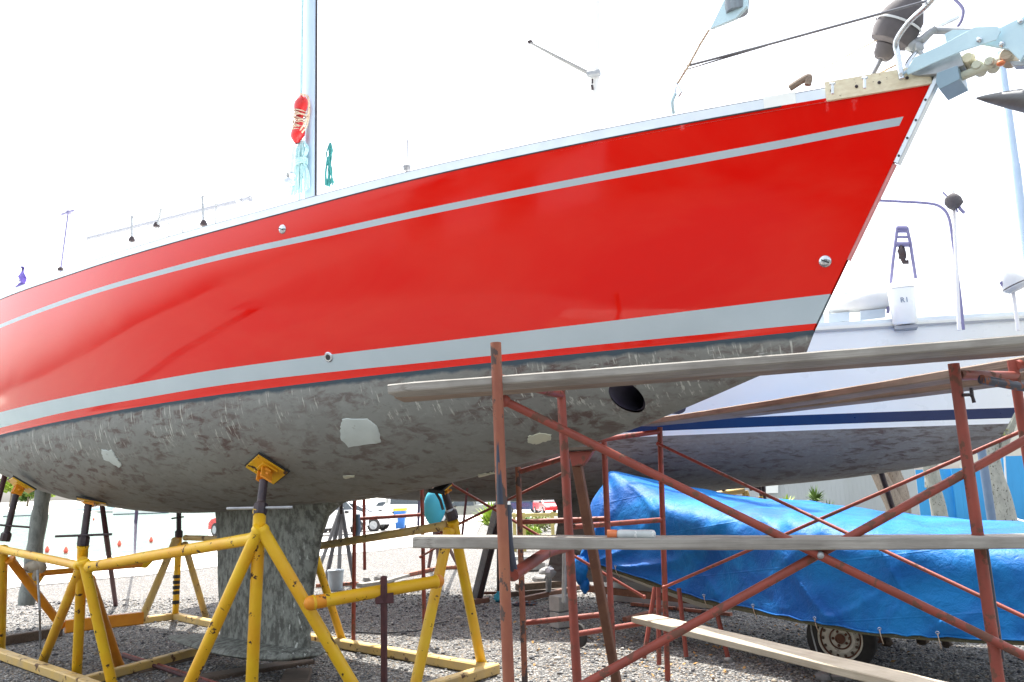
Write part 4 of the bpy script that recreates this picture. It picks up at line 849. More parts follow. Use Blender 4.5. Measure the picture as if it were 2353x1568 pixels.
# base beams on the ground
base(gp(-20, 1496, .05), gp(176, 1564, .05), 'yellow_dirty'); base(gp(176, 1564, .05), gp(330, 1625, .05), 'yellow_dirty')
base(gp(190, 1566, .045), gp(432, 1502, .045), 'yellow_dirty', .09, .08); base(gp(432, 1502, .045), gp(560, 1475, .045), 'yellow_dirty', .09, .08)
base(gp(248, 1436, .04), gp(402, 1416, .04)); base(gp(402, 1416, .04), gp(500, 1436, .04)); base(gp(500, 1436, .04), gp(705, 1466, .04))
base(gp(700, 1464, .05), gp(1118, 1538, .05)); base(gp(1138, 1536, .05), gp(860, 1622, .05), 'yellow_dirty', .10, .09)
base(gp(0, 1474, .05), gp(140, 1452, .05), 'timber_dark', .09, .11)
# ---- items near the cradle
def simple(name, mats, g, label, cat, group=None, smooth=True, **kw): return g.build(name, mats, None, smooth=smooth, label=label, cat=cat, group=group, **kw)
g = G(); g.beam(at(882, 1326, 5.9), gp(883, 1650, 0), .038, .038, up=(.3, 1, 0)); sp_ = thing('steel_stake', gp(883, 1650), 'rusty square steel stake standing in front of the yellow cradle rail', 'stake')
g.build('bar', M['darkrust'], sp_, smooth=False)
g = G(); a = at(876, 1376, 5.95); g.beam(a-V(.04, 0, .0), a+V(.08, .03, 0), .05, .07); g.build('clamp', M['darkrust'], sp_, smooth=False)
for i, (x0, y0, x1, y1, lab) in enumerate([(560, 1530, 712, 1502, 'long dark timber block under the keel foot, left piece'), ]):
    pass
TBk = []
kc = gr(610, 1512, .05)
kd = V(*Y1.A, 0); kn = V(*Y1.N, 0)
def keel_block(q, b, L_, w_, h, z, m, lab, along=False, rot=0):
    c = Y1.w(q, b, z); d_ = kn if not along else kd
    d_ = d_*math.cos(rot)+(kd if not along else kn)*math.sin(rot)
    g = G(); g.beam(c-d_*L_/2, c+d_*L_/2, w_, h); return simple('keel_block', m, g, lab, 'timber block', 'timber blocks under the keel', smooth=False)
keel_block(4.62, .10, 1.1, .24, .09, .046, M['timber_dark'], 'thick dark timber under the front end of the keel foot', rot=-.9)
keel_block(5.5, .05, 1.3, .22, .09, .046, M['timber_dark'], 'dark timber under the middle of the keel foot', rot=.2)
keel_block(6.6, .08, 1.2, .2, .08, .041, M['timber_dark'], 'dark timber under the pointed rear end of the keel foot', rot=-.3)
g = G(); g.path([gp(275, 1504, .03), gp(400, 1545, .03), gp(540, 1592, .03)], .017, 8); simple('steel_rod', M['darkrust'], g, 'longer dark red rod lying on gravel left of the keel', 'rod')
g = G(); g.path([gp(283, 1502, .03), gp(400, 1538, .03), gp(560, 1590, .03)], .012, 8); simple('steel_rod', M['redox'], g, 'thinner reddish rod lying right against a thicker one', 'rod')
# weathered pile, cloth hanging on the brace, thin rod
pa, pb = at(60, 1392, 11.0), at(107, 1080, 11.2)
g = G(); dd_ = pb-pa; pts = [pa+dd_*t for t in np.linspace(0, 1.0, 12)]; g.path(pts, [.10+.008*math.sin(i*2.1) for i in range(12)], 18); simple('timber_pile', M['pile'], g, 'thick weathered grey timber post leaning at far left behind the cradle', 'post')
g = G(); g.ball(at(80, 1303, 8.6), (.10, .07, .055), 14, 9, .35, 5); g.ball(at(95, 1303, 8.6), (.05, .05, .06), 10, 7, .3, 6); g.ball(at(82, 1320, 8.58), (.035, .03, .06), 10, 7, .4, 9); simple('rag_bundle', M['tan_cloth'], g, 'dirty beige rag bundled over the cradle brace at far left', 'rag')
g = G(); g.path([at(86, 1310, 8.45), at(91, 1400, 8.4), gp(93, 1490, 0)], .011, 8); simple('thin_pole', M['galv'], g, 'thin grey rod standing below the beige rag', 'rod')
g = G(); g.path([at(225, 1090, 10.6), at(244, 1230, 10.4), gp(266, 1392, 0)], .032, 10); simple('leaning_pole', M['darkrust'], g, 'dark purple steel pole leaning against the far side of the hull', 'pole')
g = G(); g.path([at(320, 1100, 13), at(312, 1200, 13.0), gp(308, 1303, 0)], .026, 10); simple('leaning_pole', M['lilac'], g, 'slim violet grey pole standing by the road edge', 'pole')
g = G(); g.path([at(-12, 1180, 9.5), at(12, 1090, 9.6)], .03, 10); simple('leaning_pole', M['darkrust'], g, 'short dark strut end at the very left edge under the hull', 'pole')
g = G(); g.path([gp(810, 1452, .01), gp(870, 1456, .015), gp(960, 1450, .01), gp(1005, 1432, .015), gp(1030, 1428, .01)], .007, 6); simple('cable', M['black'], g, 'thin black cable lying on the gravel', 'cable')

# ================================================================ scaffolding
SR = .0235
def frame(label, a_top, a_bot, b_top, b_bot, trans, mats=('redox', 'redox'), arch=None, group='red oxide scaffold frames', extra=None, rad=SR):
    t = thing('steel_scaffold', (np.asarray(a_bot)+np.asarray(b_bot))/2*V(1, 1, 0), label, 'scaffold frame', group)
    for (p, q), m_ in zip(((a_top, a_bot), (b_top, b_bot)), mats):
        g = G(); g.path([lerp(p, q, s_) for s_ in np.linspace(0, 1, 6)], rad, 16, cap=False); 
        g.path([lerp(p, q, s_) for s_ in np.linspace(0, .02, 2)], rad*.86, 16); g.build('post', M[m_], t)
    for p, q in trans:
        g = G(); g.path([lerp(p, q, s_) for s_ in np.linspace(0, 1, 4)], rad*.92, 14); g.build('cross_tube', M['redox'], t)
    return t
# near frame, left
P1t, P1b = at(1139, 788, 3.5), at(1181, 1830, 3.5); P1b = P1b*V(1, 1, 0)+V(0, 0, 0)
P2t, P2b = at(1289, 898, 4.42), at(1340, 1800, 4.42)*V(1, 1, 0)
F1 = frame('worn rusty scaffold frame nearest the camera in front of the bow', P1t, P1b, P2t, P2b, [(at(1152, 872, 3.52), at(1288, 907, 4.40))], ('redox_old', 'redox'))
g = G(); g.path(smooth_path([at(1178, 1322, 3.55), at(1215, 1297, 3.75), at(1262, 1268, 4.05), at(1305, 1256, 4.40)], 5), SR*1.15, 14); g.build('arch_tube', M['redox'], F1)
g = G(); g.path(smooth_path([at(1166, 1160, 3.53), at(1169, 1240, 3.53), at(1176, 1290, 3.55), at(1184, 1330, 3.58)], 5), SR*.75, 12); g.build('bent_stay', M['navy'], F1)
g = G(); p, q = lerp(P1t, P1b, .165), lerp(P1t, P1b, .31); g.path([p+V(-.004, -.010, 0), q+V(-.004, -.010, 0)], [SR*.5, SR*.72], 12, cap=False); g.build('worn_sleeve', M['navy'], F1)
# near frame, right
P3t, P3b = at(2191, 836, 3.55), at(2335, 1830, 3.55)*V(1, 1, 0)
P4t, P4b = at(2326, 828, 3.9), at(2480, 1760, 3.9)*V(1, 1, 0)
F2 = frame('scaffold frame at the right edge of the picture', P3t, P3b, P4t, P4b, [(at(2203, 862, 3.56), at(2335, 864, 3.9))], ('redox', 'redox'))
g = G(); g.path([at(2255, 872, 3.57), at(2330, 886, 3.62), at(2400, 896, 3.7)], SR*.9, 12); g.build('sleeve_tube', M['navy'], F2)
g = G(); g.path([at(2335, 840, 3.88), at(2353, 836, 3.9), at(2420, 834, 4.1)], SR, 12); g.build('cross_tube', M['redox'], F2)
g = G(); p, q = at(2250, 1240, 3.56), at(2290, 1520, 3.56); g.path([p+V(.018, .0, 0), q+V(.018, .0, 0)], SR*.62, 12, cap=False); g.build('worn_sleeve', M['navy'], F2)
g = G(); c_ = at(2212, 908, 3.52); g.path([c_, c_+V(.04, 0, 0), c_+V(.045, 0, -.035)], .008, 8); g.path([c_+V(.04, 0, .03), c_+V(.04, 0, -.01)], .008, 8); g.build('locking_pin', M['blacksteel'], F2)
# rear frames beyond the red yacht
def ground(p): return V(p[0], p[1], gz(p[1]))
P7t, P5t, P6t = at(1190, 1074, 6.9), at(1388, 1016, 6.6), at(1516, 982, 7.1)
F3 = frame('scaffold frame standing behind the yacht bow near the small grey trailer', P7t, ground(at(1205, 1535, 6.75)), P5t, ground(at(1410, 1560, 6.45)),
    [(at(1195, 1200, 6.9), at(1390, 1193, 6.6)), (at(1205, 1432, 6.9), at(1400, 1411, 6.6)), (at(1192, 1085, 6.9), at(1388, 1024, 6.6))], ('redox_old', 'redox'))
P6b = ground(at(1532, 1524, 7.1)); P2r = at(1318, 1000, 6.9)
F4 = frame('scaffold frame at the pointed left end of the blue tarpaulin', at(1300, 1010, 6.7), ground(at(1326, 1556, 6.7)), P6t, P6b,
    [(at(1306, 1212, 6.7), at(1520, 1195, 7.1)), (at(1322, 1458, 6.7), at(1526, 1424, 7.1)), (at(1302, 1022, 6.7), at(1516, 992, 7.1))], ('redox', 'redox'))
P8t, P8b = at(969, 1100, 9.2), ground(at(975, 1396, 9.2)); P9t, P9b = at(815, 1130, 9.0), ground(at(812, 1432, 9.0))
F5 = frame('distant scaffold frame under the middle of the red yacht', P8t, P8b, P9t, P9b, [(at(969, 1183, 9.2), at(815, 1193, 9.0))], ('redox', 'redox'), rad=.022)
g = G(); g.path([at(822, 1182, 9.0), at(824, 1215, 9.0), at(820, 1240, 9.0)], .026, 10); g.build('sleeve_tube', M['pole_blue'], F5)
g = G(); g.path([at(836, 1120, 11.4), at(838, 1310, 11.4)], .022, 10); simple('leaning_pole', M['redox'], g, 'thin dark red pole upright beside the white hatchback', 'pole')
g = G(); g.path([at(965, 1100, 14), at(961, 1208, 14)], .022, 10); simple('leaning_pole', M['lilac'], g, 'slim grey pole left of the cyan cloth', 'pole')
g = G(); g.path([at(1074, 1122, 11), at(1062, 1230, 11)], .016, 8); simple('leaning_pole', M['darkrust'], g, 'thin dark stay rod in front of the grey utility truck', 'pole')
# cross braces
def brace(label, a, b, r=.0165, m='redox', bolt=True, grp='diagonal scaffold braces'):
    a = np.asarray(a); b = np.asarray(b); t = thing('cross_brace', a*.5+b*.5, label, 'scaffold brace', grp)
    g = G(); g.path([lerp(a, b, s_) for s_ in np.linspace(0, 1, 5)], r, 14); g.build('tube', M[m], t)
    for e_ in (a, b): g = G(); g.ball(e_, r*1.5, 10, 6); g.build('pinned_end', M[m], t)
    return t
brace('thick brace falling from the near left post to the lower right corner', at(1160, 922, 3.58), at(2420, 1540, 3.50), .0185)
brace('thick brace rising from the bottom centre to the right edge', at(1290, 1602, 3.60), at(2420, 975, 3.56), .0185, 'redox')
g = G(); g.ball(at(1885, 1276, 3.52), .016, 10, 6); simple('brace_bolt', M['galv'], g, 'small bolt where the two thick braces cross', 'bolt')
brace('thin brace falling right from the post at the tarpaulin', at(1512, 1020, 7.0), at(2400, 1440, 4.75), .0125)
brace('thin brace rising right over the blue tarpaulin to the right edge', at(1526, 1350, 7.0), at(2400, 968, 4.9), .0125)
brace('thin brace falling right below the red hull past the first near post', at(1038, 1114, 7.3), at(1480, 1372, 6.9), .0115)
brace('thin brace rising right to the rear scaffold post', at(978, 1242, 7.2), at(1296, 1086, 6.9), .0115)
brace('short thin brace low on the distant scaffold frame', at(966, 1280, 9.2), at(1022, 1248, 8.7), .011)
# steel prop under the bow
PR = thing('steel_prop', gp(1432, 1650), 'brown leaning steel prop with a red bracket under the yacht bow', 'prop')
g = G(); g.beam(at(1326, 1068, 5.0), gp(1434, 1660, 0), .058, .05, up=(.4, 1, 0)); g.build('post', M['brown_rust'], PR, smooth=False)
g = G(); g.prism([at(1306, 1038, 4.95), at(1362, 1036, 4.95), at(1350, 1056, 4.95), at(1338, 1070, 4.95), at(1314, 1072, 4.95)], V(.02, .06, 0)); g.build('head_bracket', M['redox'], PR, smooth=False, bevel=.004)
g = G(); g.beam(at(1300, 1034, 4.98), at(1366, 1030, 4.98), .14, .02); g.build('head_pad', M['timber_dark'], PR, smooth=False)

# ---- planks
def plank(label, a, b, w_, h, m, up=(0, 0, 1), roll=0., sag=0., name='scaffold_plank', wdir=None, seg=24, taper=0.):
    a = np.asarray(a); b = np.asarray(b); d_ = b-a; L_ = np.linalg.norm(d_); d_ /= L_; x = np.cross(d_, np.asarray(up, float)); x /= np.linalg.norm(x)
    if wdir is not None: x = np.asarray(wdir, float); x = x-d_*(x@d_); x /= np.linalg.norm(x)
    y = np.cross(x, d_); y = y if y[2] > 0 else -y
    rr = np.random.default_rng(abs(hash(label)) % 1000 if False else len(label)); rows = []; e = .006
    for i in range(seg+1):
        t = i/seg; c = a+d_*L_*t+y*(-sag*4*t*(1-t)); W = w_/2+rr.normal(0, .0012); H = h/2+rr.normal(0, .0006)
        if taper and t < .03: W *= .75+.25*t/.03
        rows.append([c+x*p+y*q for p, q in ((-W+e, -H), (W-e, -H), (W, -H+e), (W, H-e), (W-e, H), (-W+e, H), (-W, H-e), (-W, -H+e))])
    # local frame along the plank so that the grain follows it
    t_ = bpy.data.objects.new('tmp', None)
    g = G(); g.grid(rows, close=True); g.add(rows[0], [tuple(range(8))]); g.add(rows[-1], [tuple(range(7, -1, -1))])
    Mx = Matrix((( *d_, ), (*x,), (*y,))).transposed() if np.cross(d_, x)@y > 0 else Matrix(((*d_,), (*(-x),), (*y,))).transposed()
    me = bpy.data.meshes.new(name); c0 = (a+b)/2; vs = (np.array(g.v)-c0)@np.array(Mx); me.from_pydata(vs.tolist(), [], g.f); me.materials.append(M[m]); me.update()
    o = bpy.data.objects.new(name, me); COL.objects.link(o); o.location = c0; o.rotation_euler = Mx.to_euler(); bpy.data.objects.remove(t_)
    return tag(o, label, 'plank', 'scaffold planks')
UPZ = 2.02
# upper platform board nearest the camera, seen from below
a, b = at(902, 899, 3.66), at(2420, 783, 3.36)
plank('long upper scaffold board nearest the camera crossing the red yacht bow', a, b, .225, .040, 'plank_grey', sag=.004, taper=1)
a2, b2 = at(918, 911, 3.90), at(2420, 797, 3.62)
plank('upper scaffold board just behind the nearest one', a2, b2, .21, .038, 'plank_brown')
a, b = at(1480, 974, 7.2), at(2420, 826, 3.85)
plank('upper board running from the far frame under the white hull to the right', a, b, .22, .045, 'plank_brown', sag=.01)
a, b = at(1486, 974, 7.5), at(2430, 858, 4.12)
plank('second upper board lying beside the one in front of the white hull', a, b, .22, .045, 'plank_brown', sag=.01)
# middle board
a, b = at(958, 1244, 3.80), at(2420, 1243, 3.50)
plank('weathered grey board at half height crossing the whole right side', a, b, .22, .048, 'plank_grey', sag=.006, taper=1)
# low board
a, b = at(1476, 1421, 6.9), at(2330, 1628, 4.25)
plank('pale low board slanting towards the bottom right corner', a, b, .215, .048, 'plank_pale')
# sealant tube lying on the middle board
ST = thing('sealant_bottle', at(1450, 1238, 3.66), 'milky plastic bottle with an orange cap lying on the middle board', 'bottle')
a, b = at(1418, 1228, 3.66), at(1506, 1229, 3.60)
g = G(); g.path([lerp(a, b, t) for t in (0, .04, .1, .5, .9, .97, 1)], [.012, .019, .021, .020, .021, .019, .010], 14); g.build('bottle', M['plastic_clear'], ST)
g = G(); g.path([at(1396, 1227, 3.67), at(1418, 1228, 3.66)], .019, 12); g.build('cap', M['orange_cap'], ST)

# ================================================================ dinghy under the blue tarpaulin on its trailer
TB = thing('covered_boat', at(1880, 1500, 7.4)*V(1, 1, 0), 'small boat on a road trailer wrapped in a crumpled blue tarpaulin', 'covered boat')
# guide curves: bottom edge, flank, shoulder, ridge, far shoulder (x, y, depth)
GC = {
 'bot': [(1333, 1288, 9.0), (1420, 1310, 8.7), (1600, 1372, 8.1), (1720, 1398, 7.7), (1850, 1426, 7.3), (2000, 1452, 6.85), (2120, 1462, 6.55), (2353, 1474, 6.05), (2600, 1480, 5.6)],
 'mid': [(1345, 1238, 9.0), (1440, 1255, 8.6), (1600, 1290, 8.0), (1720, 1315, 7.6), (1850, 1335, 7.15), (2000, 1360, 6.7), (2120, 1372, 6.4), (2353, 1385, 5.95), (2600, 1395, 5.5)],
 'sho': [(1356, 1155, 9.15), (1440, 1145, 8.85), (1560, 1176, 8.35), (1720, 1196, 7.9), (1850, 1208, 7.5), (2000, 1228, 7.05), (2120, 1246, 6.75), (2353, 1262, 6.2), (2600, 1280, 5.8)],
 'rid': [(1390, 1108, 9.45), (1412, 1086, 9.4), (1560, 1130, 8.95), (1720, 1160, 8.5), (1850, 1172, 8.1), (2000, 1190, 7.7), (2120, 1204, 7.4), (2353, 1222, 6.9), (2600, 1235, 6.4)],
 'far': [(1402, 1128, 10.0), (1450, 1120, 10.), (1600, 1136, 9.8), (1740, 1156, 9.5), (1850, 1162, 9.2), (2000, 1182, 8.9), (2120, 1196, 8.5), (2353, 1209, 8.0), (2600, 1225, 7.5)],
 'end': [(1402, 1240, 10.1), (1450, 1250, 10.1), (1600, 1270, 9.9), (1740, 1290, 9.6), (1850, 1300, 9.4), (2000, 1310, 9.2), (2120, 1320, 8.9), (2353, 1330, 8.4), (2600, 1340, 7.9)]}
for k_ in GC: GC[k_] = [(x, y, Y_-.5*min(1, max(0, (x-1560)/260))) for x, y, Y_ in GC[k_]]
GC['mid'] = [(x, y, b_[2]+.02) for (x, y, Y_), b_ in zip(GC['mid'], GC['bot'])]
GC['sho'] = [(x, y, b_[2]+.10+.1*(i_ < 2)) for i_, ((x, y, Y_), b_) in enumerate(zip(GC['sho'], GC['bot']))]
cs = {k_: Spl(list(range(9)), [at(*p) for p in v_]) for k_, v_ in GC.items()}
rows = []; NU, NV = 150, 64
from mathutils import noise as mn
for i in range(NU+1):
    u_ = 8*i/NU; pts = [cs[k_](u_) for k_ in ('bot', 'mid', 'sho', 'rid', 'far', 'end')]; sp_ = Spl([0, 1.0, 2.0, 2.9, 4, 5], pts); r_ = []
    for j in range(NV+1):
        v_ = 5*j/NV; p = sp_(v_); q = Vector((p[0]*1.3, p[1]*1.3, p[2]*2.2))
        w_ = mn.fractal(q*1.6, .85, 2.1, 4)*.018 + .010*math.sin(u_*9+v_*2.2+3*mn.noise(q*.8)) + .012*max(0, 1-abs((u_*1.35-v_*1.2) % 2.3-1.15)*6)
        # peaked folds radiating from the ridge pole
        for (uc, vc, sl) in ((3.1, 2.4, .55), (3.1, 2.4, -.9), (1.0, 2.9, .5), (.6, 2.5, -.25), (4.7, 2.3, .8), (1.9, 2.4, -.6)):
            if v_ < vc: dd2 = (u_-uc)-sl*(vc-v_); w_ += .034*math.exp(-abs(dd2)/.07)*(.3+min(1, (vc-v_)))
        edge = .35 if v_ < .15 else 1
        r_.append(p+V(-.5, -.7, .45)*w_*edge+ (V(0, 0, .007*math.sin(u_*11+2*math.sin(u_*3.1))) if j == 0 else 0))
    rows.append(r_)
# close the pointed left end
g = G(); g.grid(rows); cl_ = rows[0]; mid_ = np.mean(cl_, axis=0); g.grid([cl_, [lerp(p, mid_, .5)+V(-.03, 0, 0) for p in cl_], [mid_+V(-.04, 0, 0)]*len(cl_)])
tarp = g.build('tarpaulin', M['tarp'], TB, angle=180)
# hem, eyelets and lashings along the lower edge
g = G(); g.path([rows[i][0]+V(-.004, -.006, .004) for i in range(0, NU+1, 2)], .006, 6); g.build('hem', M['tarp'], TB)
for i in (18, 40, 58, 78, 97, 116, 132):
    p = rows[i][1]; g = G(); q_ = 2*math.pi*np.arange(13)/12; g.path([p+V(-.008, -.012, .01)+V(.010*math.cos(a_), -.004*math.cos(a_), .010*math.sin(a_)) for a_ in q_], .0028, 5); g.build('eyelet', M['stainless'], TB)
    g = G(); g.path(smooth_path([p+V(-.01, -.014, .008), p+V(.0, -.01, -.05), p+V(.04, .06, -.11)]), .0035, 5); g.build('lashing', M['rope_cream'], TB)
# hanging bundle of tarp at the left end
g = G(); g.ball(at(1334, 1310, 8.9), (.08, .07, .13), 16, 12, .5, 3); g.ball(at(1343, 1345, 8.9), (.05, .05, .08), 12, 9, .5, 4); g.build('tarpaulin_bundle', M['tarp'], TB, angle=180)
g = G(); g.path([at(1326, 1120, 9.1), at(1330, 1180, 9.05), at(1326, 1250, 9.)], .05, 8); 
# hull under it: rubbing strip, topside and chine
bt = [at(x, y, Y_+.04) for x, y, Y_ in GC['bot']]
spb = Spl(list(range(9)), bt); rows = []
for i in range(61):
    u_ = 8*i/60; p = spb(u_); rows.append([p+V(-.01, -.01, .015), p+V(-.018, -.02, -.01), p+V(-.012, -.015, -.035+.012*min(1, max(0, u_-3))), p+V(.02, .02, -.036+.012*min(1, max(0, u_-3))), p+V(.03, .04, .01)])
g = G(); g.grid([r_+[r_[0]] for r_ in rows]); g.build('rubbing_strip', M['wood_olive'], TB)
rows = []
for i in range(61):
    u_ = 8*i/60; p = spb(u_); n_ = V(.55, .75, 0); ff = min(1, .15+u_/2.2); tk = 1-.97*min(1, max(0, (u_-2.0)/1.3)); 
    rows.append([p+n_*.02+V(0, 0, -.02), p+n_*(.06+.05*ff)+V(0, 0, (-.04-.07*ff)*tk), p+n_*(.10+.35*ff)+V(0, 0, (-.05-.12*ff)*tk), p+n_*(.2+.75*ff)+V(0, 0, (-.05-.16*ff)*tk)])
g = G(); g.grid(rows); g.build('hull', M['cream_hull'], TB)
# trailer wheel, axle, frame
wc = gr(1940, 1549, 0); wc = V(wc[0], wc[1]+.02, .272); an = V(*Y1.N, 0)*.94+V(0, 0, 0); an = V(-.50, -.86, 0); an /= np.linalg.norm(an)
WH = bpy.data.objects.new('wheel', None); COL.objects.link(WH); WH.parent = TB
inv = parent_matrix(TB).inverted(); WH.location = tuple(inv@Vector(tuple(wc)))
S_ = .89
def sc(pr): return [(a*S_, b*S_) for a, b in pr]
g = G(); g.lathe(wc-an*.155, sc([(.20, 0), (.27, .003), (.300, .02), (.305, .05), (.305, .14), (.300, .165), (.27, .178), (.205, .176), (.20, .165)]), 48, axis=an, cap=False)
for k_ in range(4): g.lathe(wc-an*(.035+.03*k_), sc([(.3065, -.009), (.308, 0), (.3065, .009)]), 48, axis=an, cap=False)
g.build('tyre', M['rubber'], WH)
g = G(); g.lathe(wc-an*.018, sc([(.001, .010), (.045, .012), (.052, -.002), (.085, -.004), (.125, .012), (.145, .004), (.165, -.012), (.178, -.014), (.186, .012), (.200, .018), (.203, .008), (.200, -.05)]), 44, axis=an, cap=False); g.build('rim', M['dirty_rim'], WH)
g = G(); g.lathe(wc-an*.012, [(.040, -.01), (.040, .018), (.030, .02), (.029, .01), (.001, .01)], 20, axis=an); g.build('hub', M['brown_rust'], WH)
ax1 = np.cross(an, V(0, 0, 1)); ax2 = V(0, 0, 1)
for k_ in range(14):
    a_ = 2*math.pi*k_/14; g = G(); g.ball(wc+(ax1*.137*math.cos(a_)+ax2*.137*math.sin(a_))-an*.010, (.013, .013, .013), 8, 5); g.build('vent_hole', M['timber_dark'], WH)
for rr0, rr1 in ((.150, .168), (.076, .088)):
    g = G(); g.lathe(wc, [(rr0, -.022 if rr0 > .1 else -.014), ((rr0+rr1)/2, -.014 if rr0 > .1 else -.004), (rr1, -.020 if rr0 > .1 else -.012)], 40, axis=an, cap=False); g.build('rust_ring', M['brown_rust'], WH)
for k_ in range(5):
    a_ = 2*math.pi*k_/5; g = G(); g.lathe(wc+ax1*.058*math.cos(a_)+ax2*.058*math.sin(a_)-an*.02, [(.011, 0), (.011, .018), (.006, .024)], 6, axis=an); g.build('wheel_nut', M['brown_rust'], WH)
g = G(); fr = V(*Y1.A, 0)*-1
g.tube(wc-an*.15, wc-an*1.5, .025, 10); g.lathe(wc-an*1.62, [(.2, 0), (.30, .02), (.30, .16), (.2, .18)], 30, axis=an)
g.beam(at(1345, 1352, 9.3), at(2500, 1480, 6.2), .05, .07); g.build('trailer_frame', M['brown_rust'], TB)
g = G(); g.path([at(1860, 1432, 7.2)+V(0, -.03, 0), at(1862, 1450, 7.15)+V(0, -.03, 0), at(1872, 1480, 7.1), at(1878, 1500, 7.1)], .006, 6); g.build('chain', M['galv'], TB)
for (x, y) in ((2005, 1470), (2040, 1475), (2175, 1478), (2120, 1472)):
    g = G(); g.ball(at(x, y, 7.3), (.05, .05, .035), 8, 6, .6, int(x)); g.build('mud_lump', M['timber_dark'], TB)
# jockey wheel and winch post at the drawbar
g = G(); g.path([at(1298, 1240, 8.6), at(1296, 1385, 8.6)], .025, 10); g.beam(at(1265, 1246, 8.8), at(1335, 1262, 8.6), .05, .03); g.path([at(1244, 1248, 9), at(1300, 1262, 8.6)], .016, 8); g.build('winch_post', M['galv'], TB)
g = G(); c_ = at(1330, 1386, 8.6); c_ = V(c_[0], c_[1], .12); g.lathe(c_-V(.02, .01, 0), [(.05, 0), (.11, .005), (.115, .02), (.11, .035), (.05, .04)], 24, axis=V(.85, .5, 0)); g.build('jockey_wheel', M['rubber'], TB)
for x, y, lab, h in ((1292, 1404, 'upper pale concrete block standing on another beside the trailer drawbar', .18), (1292, 1440, 'lower pale concrete block under the drawbar', .18)): pass
cb_ = gr(1290, 1442, 0)
g = G(); g.box(cb_+V(0, 0, .09), (.19, .19, .17), .5); simple('concrete_block', M['concrete'], g, 'lower pale concrete block in a stack of two beside the drawbar', 'concrete block', 'concrete blocks', smooth=False, bevel=.006)
g = G(); g.box(cb_+V(0, 0, .27), (.19, .19, .17), .62); simple('concrete_block', M['concrete'], g, 'upper pale concrete block in a stack of two beside the drawbar', 'concrete block', 'concrete blocks', smooth=False, bevel=.006)
# upturned pale dinghy and red stand behind the tarpaulin bow
DG = thing('upturned_dinghy', gr(1480, 1395), 'pale grey dinghy hull lying on the gravel below the tarpaulin bow', 'dinghy')
rows = []
A_, B_ = gr(1345, 1378), gr(1625, 1404); ax_ = (B_-A_)/np.linalg.norm(B_-A_); nx_ = V(-ax_[1], ax_[0], 0)
for t in np.linspace(0, 1, 22):
    s_ = t*np.linalg.norm(B_-A_); w_ = .55*min(1, .25+t*3)*(1-.2*t); h_ = (.42-.22*t)*min(1, .6+t*3); c_ = A_+ax_*s_+nx_*.55
    rows.append([c_-nx_*w_+V(0, 0, .01), c_-nx_*w_*.98+V(0, 0, h_*.45), c_-nx_*w_*.85+V(0, 0, h_*.85), c_-nx_*w_*.4+V(0, 0, h_), c_+nx_*w_*.4+V(0, 0, h_), c_+nx_*w_*.9+V(0, 0, h_*.8), c_+nx_*w_+V(0, 0, .01)])
g = G(); g.grid(rows); g.add(rows[0], [tuple(range(7))]); g.add(rows[-1], [tuple(range(6, -1, -1))]); g.build('hull', M['grey_hull'], DG)
g = G(); g.path([r_[1]+V(0, -.01, -.04) for r_ in rows], .006, 6); g.build('moulded_line', M['timber_dark'], DG)
RS = thing('boat_stand', gr(1500, 1405), 'low red steel boat stand with splayed legs in front of the upturned dinghy', 'boat stand')
for a, b in (((1505, 1350, 8.05), (1473, 1395, 7.9)), ((1513, 1350, 7.7), (1508, 1420, 7.6)), ((1560, 1352, 8.0), (1570, 1400, 7.9)), ((1635, 1358, 7.9), (1665, 1400, 7.8))):
    pb_ = at(*b); g = G(); g.path([at(*a), V(pb_[0], pb_[1], .02)], .022, 8); g.build('leg', M['redox'], RS)
g = G(); g.beam(gr(1452, 1388, .03), gr(1680, 1412, .03), .06, .04); g.beam(gr(1435, 1424, .03), gr(1530, 1398, .03), .06, .05); g.build('base_bar', M['redox_old'], RS, smooth=False)
# flat-bottomed tender/keel parts, scrap steel behind the near frame
g = G(); g.box(gr(1250, 1345, .10), (.9, .12, .10), .35); g.box(gr(1225, 1362, .05), (1.0, .08, .07), .32); simple('scrap_timber', M['timber_dark'], g, 'dark timber beams stacked behind the near scaffold posts', 'timber', smooth=False)
g = G(); g.beam(gr(1200, 1378, .05), gr(1330, 1350, .05), .07, .07); simple('steel_channel', M['brown_rust'], g, 'rusty steel channel on the gravel behind the near scaffold posts', 'steel beam', smooth=False)
for i, (x, y, rr_, lab) in enumerate(((1210, 1300, .16, 'left grey rock in the pile under the white keel'), (1232, 1300, .2, 'largest grey rock in the pile under the white keel'), (1262, 1312, .14, 'small rock at the right end of the pile under the white keel'), (1245, 1330, .12, 'low rock in front of the pile under the white keel'))):
    g = G(); c_ = gr(x, y+12, 0); g.ball(c_+V(0, 0, rr_*.5), (rr_*1.2, rr_, rr_*.75), 12, 8, .35, i+20); simple('rock', M['stone'], g, lab, 'rock', 'rocks under the white keel')
g = G(); g.path([at(1262, 1325, 9.4), gr(1262, 1362)], .03, 8); g.ball(at(1264, 1315, 9.4), (.06, .05, .06), 8, 6, .5, 1); g.path([at(1256, 1322, 9.4), at(1256, 1360, 9.4)], .012, 6); simple('trailer_coupling', M['galv'], g, 'grey trailer coupling and chain standing among rocks', 'coupling')
# blue plastic bag, bits of dark fabric
g = G(); g.ball(gr(1148, 1372, .06), (.09, .08, .07), 14, 9, .7, 8); g.ball(gr(1158, 1378, .03), (.10, .06, .03), 12, 7, .7, 9); simple('plastic_bag', M['bright_blue'], g, 'crumpled light blue plastic bag on the gravel', 'plastic bag', angle=180)
g = G(); g.ball(gr(1200, 1388, .02), (.18, .08, .03), 16, 7, .8, 11); simple('dark_rag', M['navy'], g, 'dark blue rag lying flat on the gravel by the scaffold post', 'rag', angle=180)
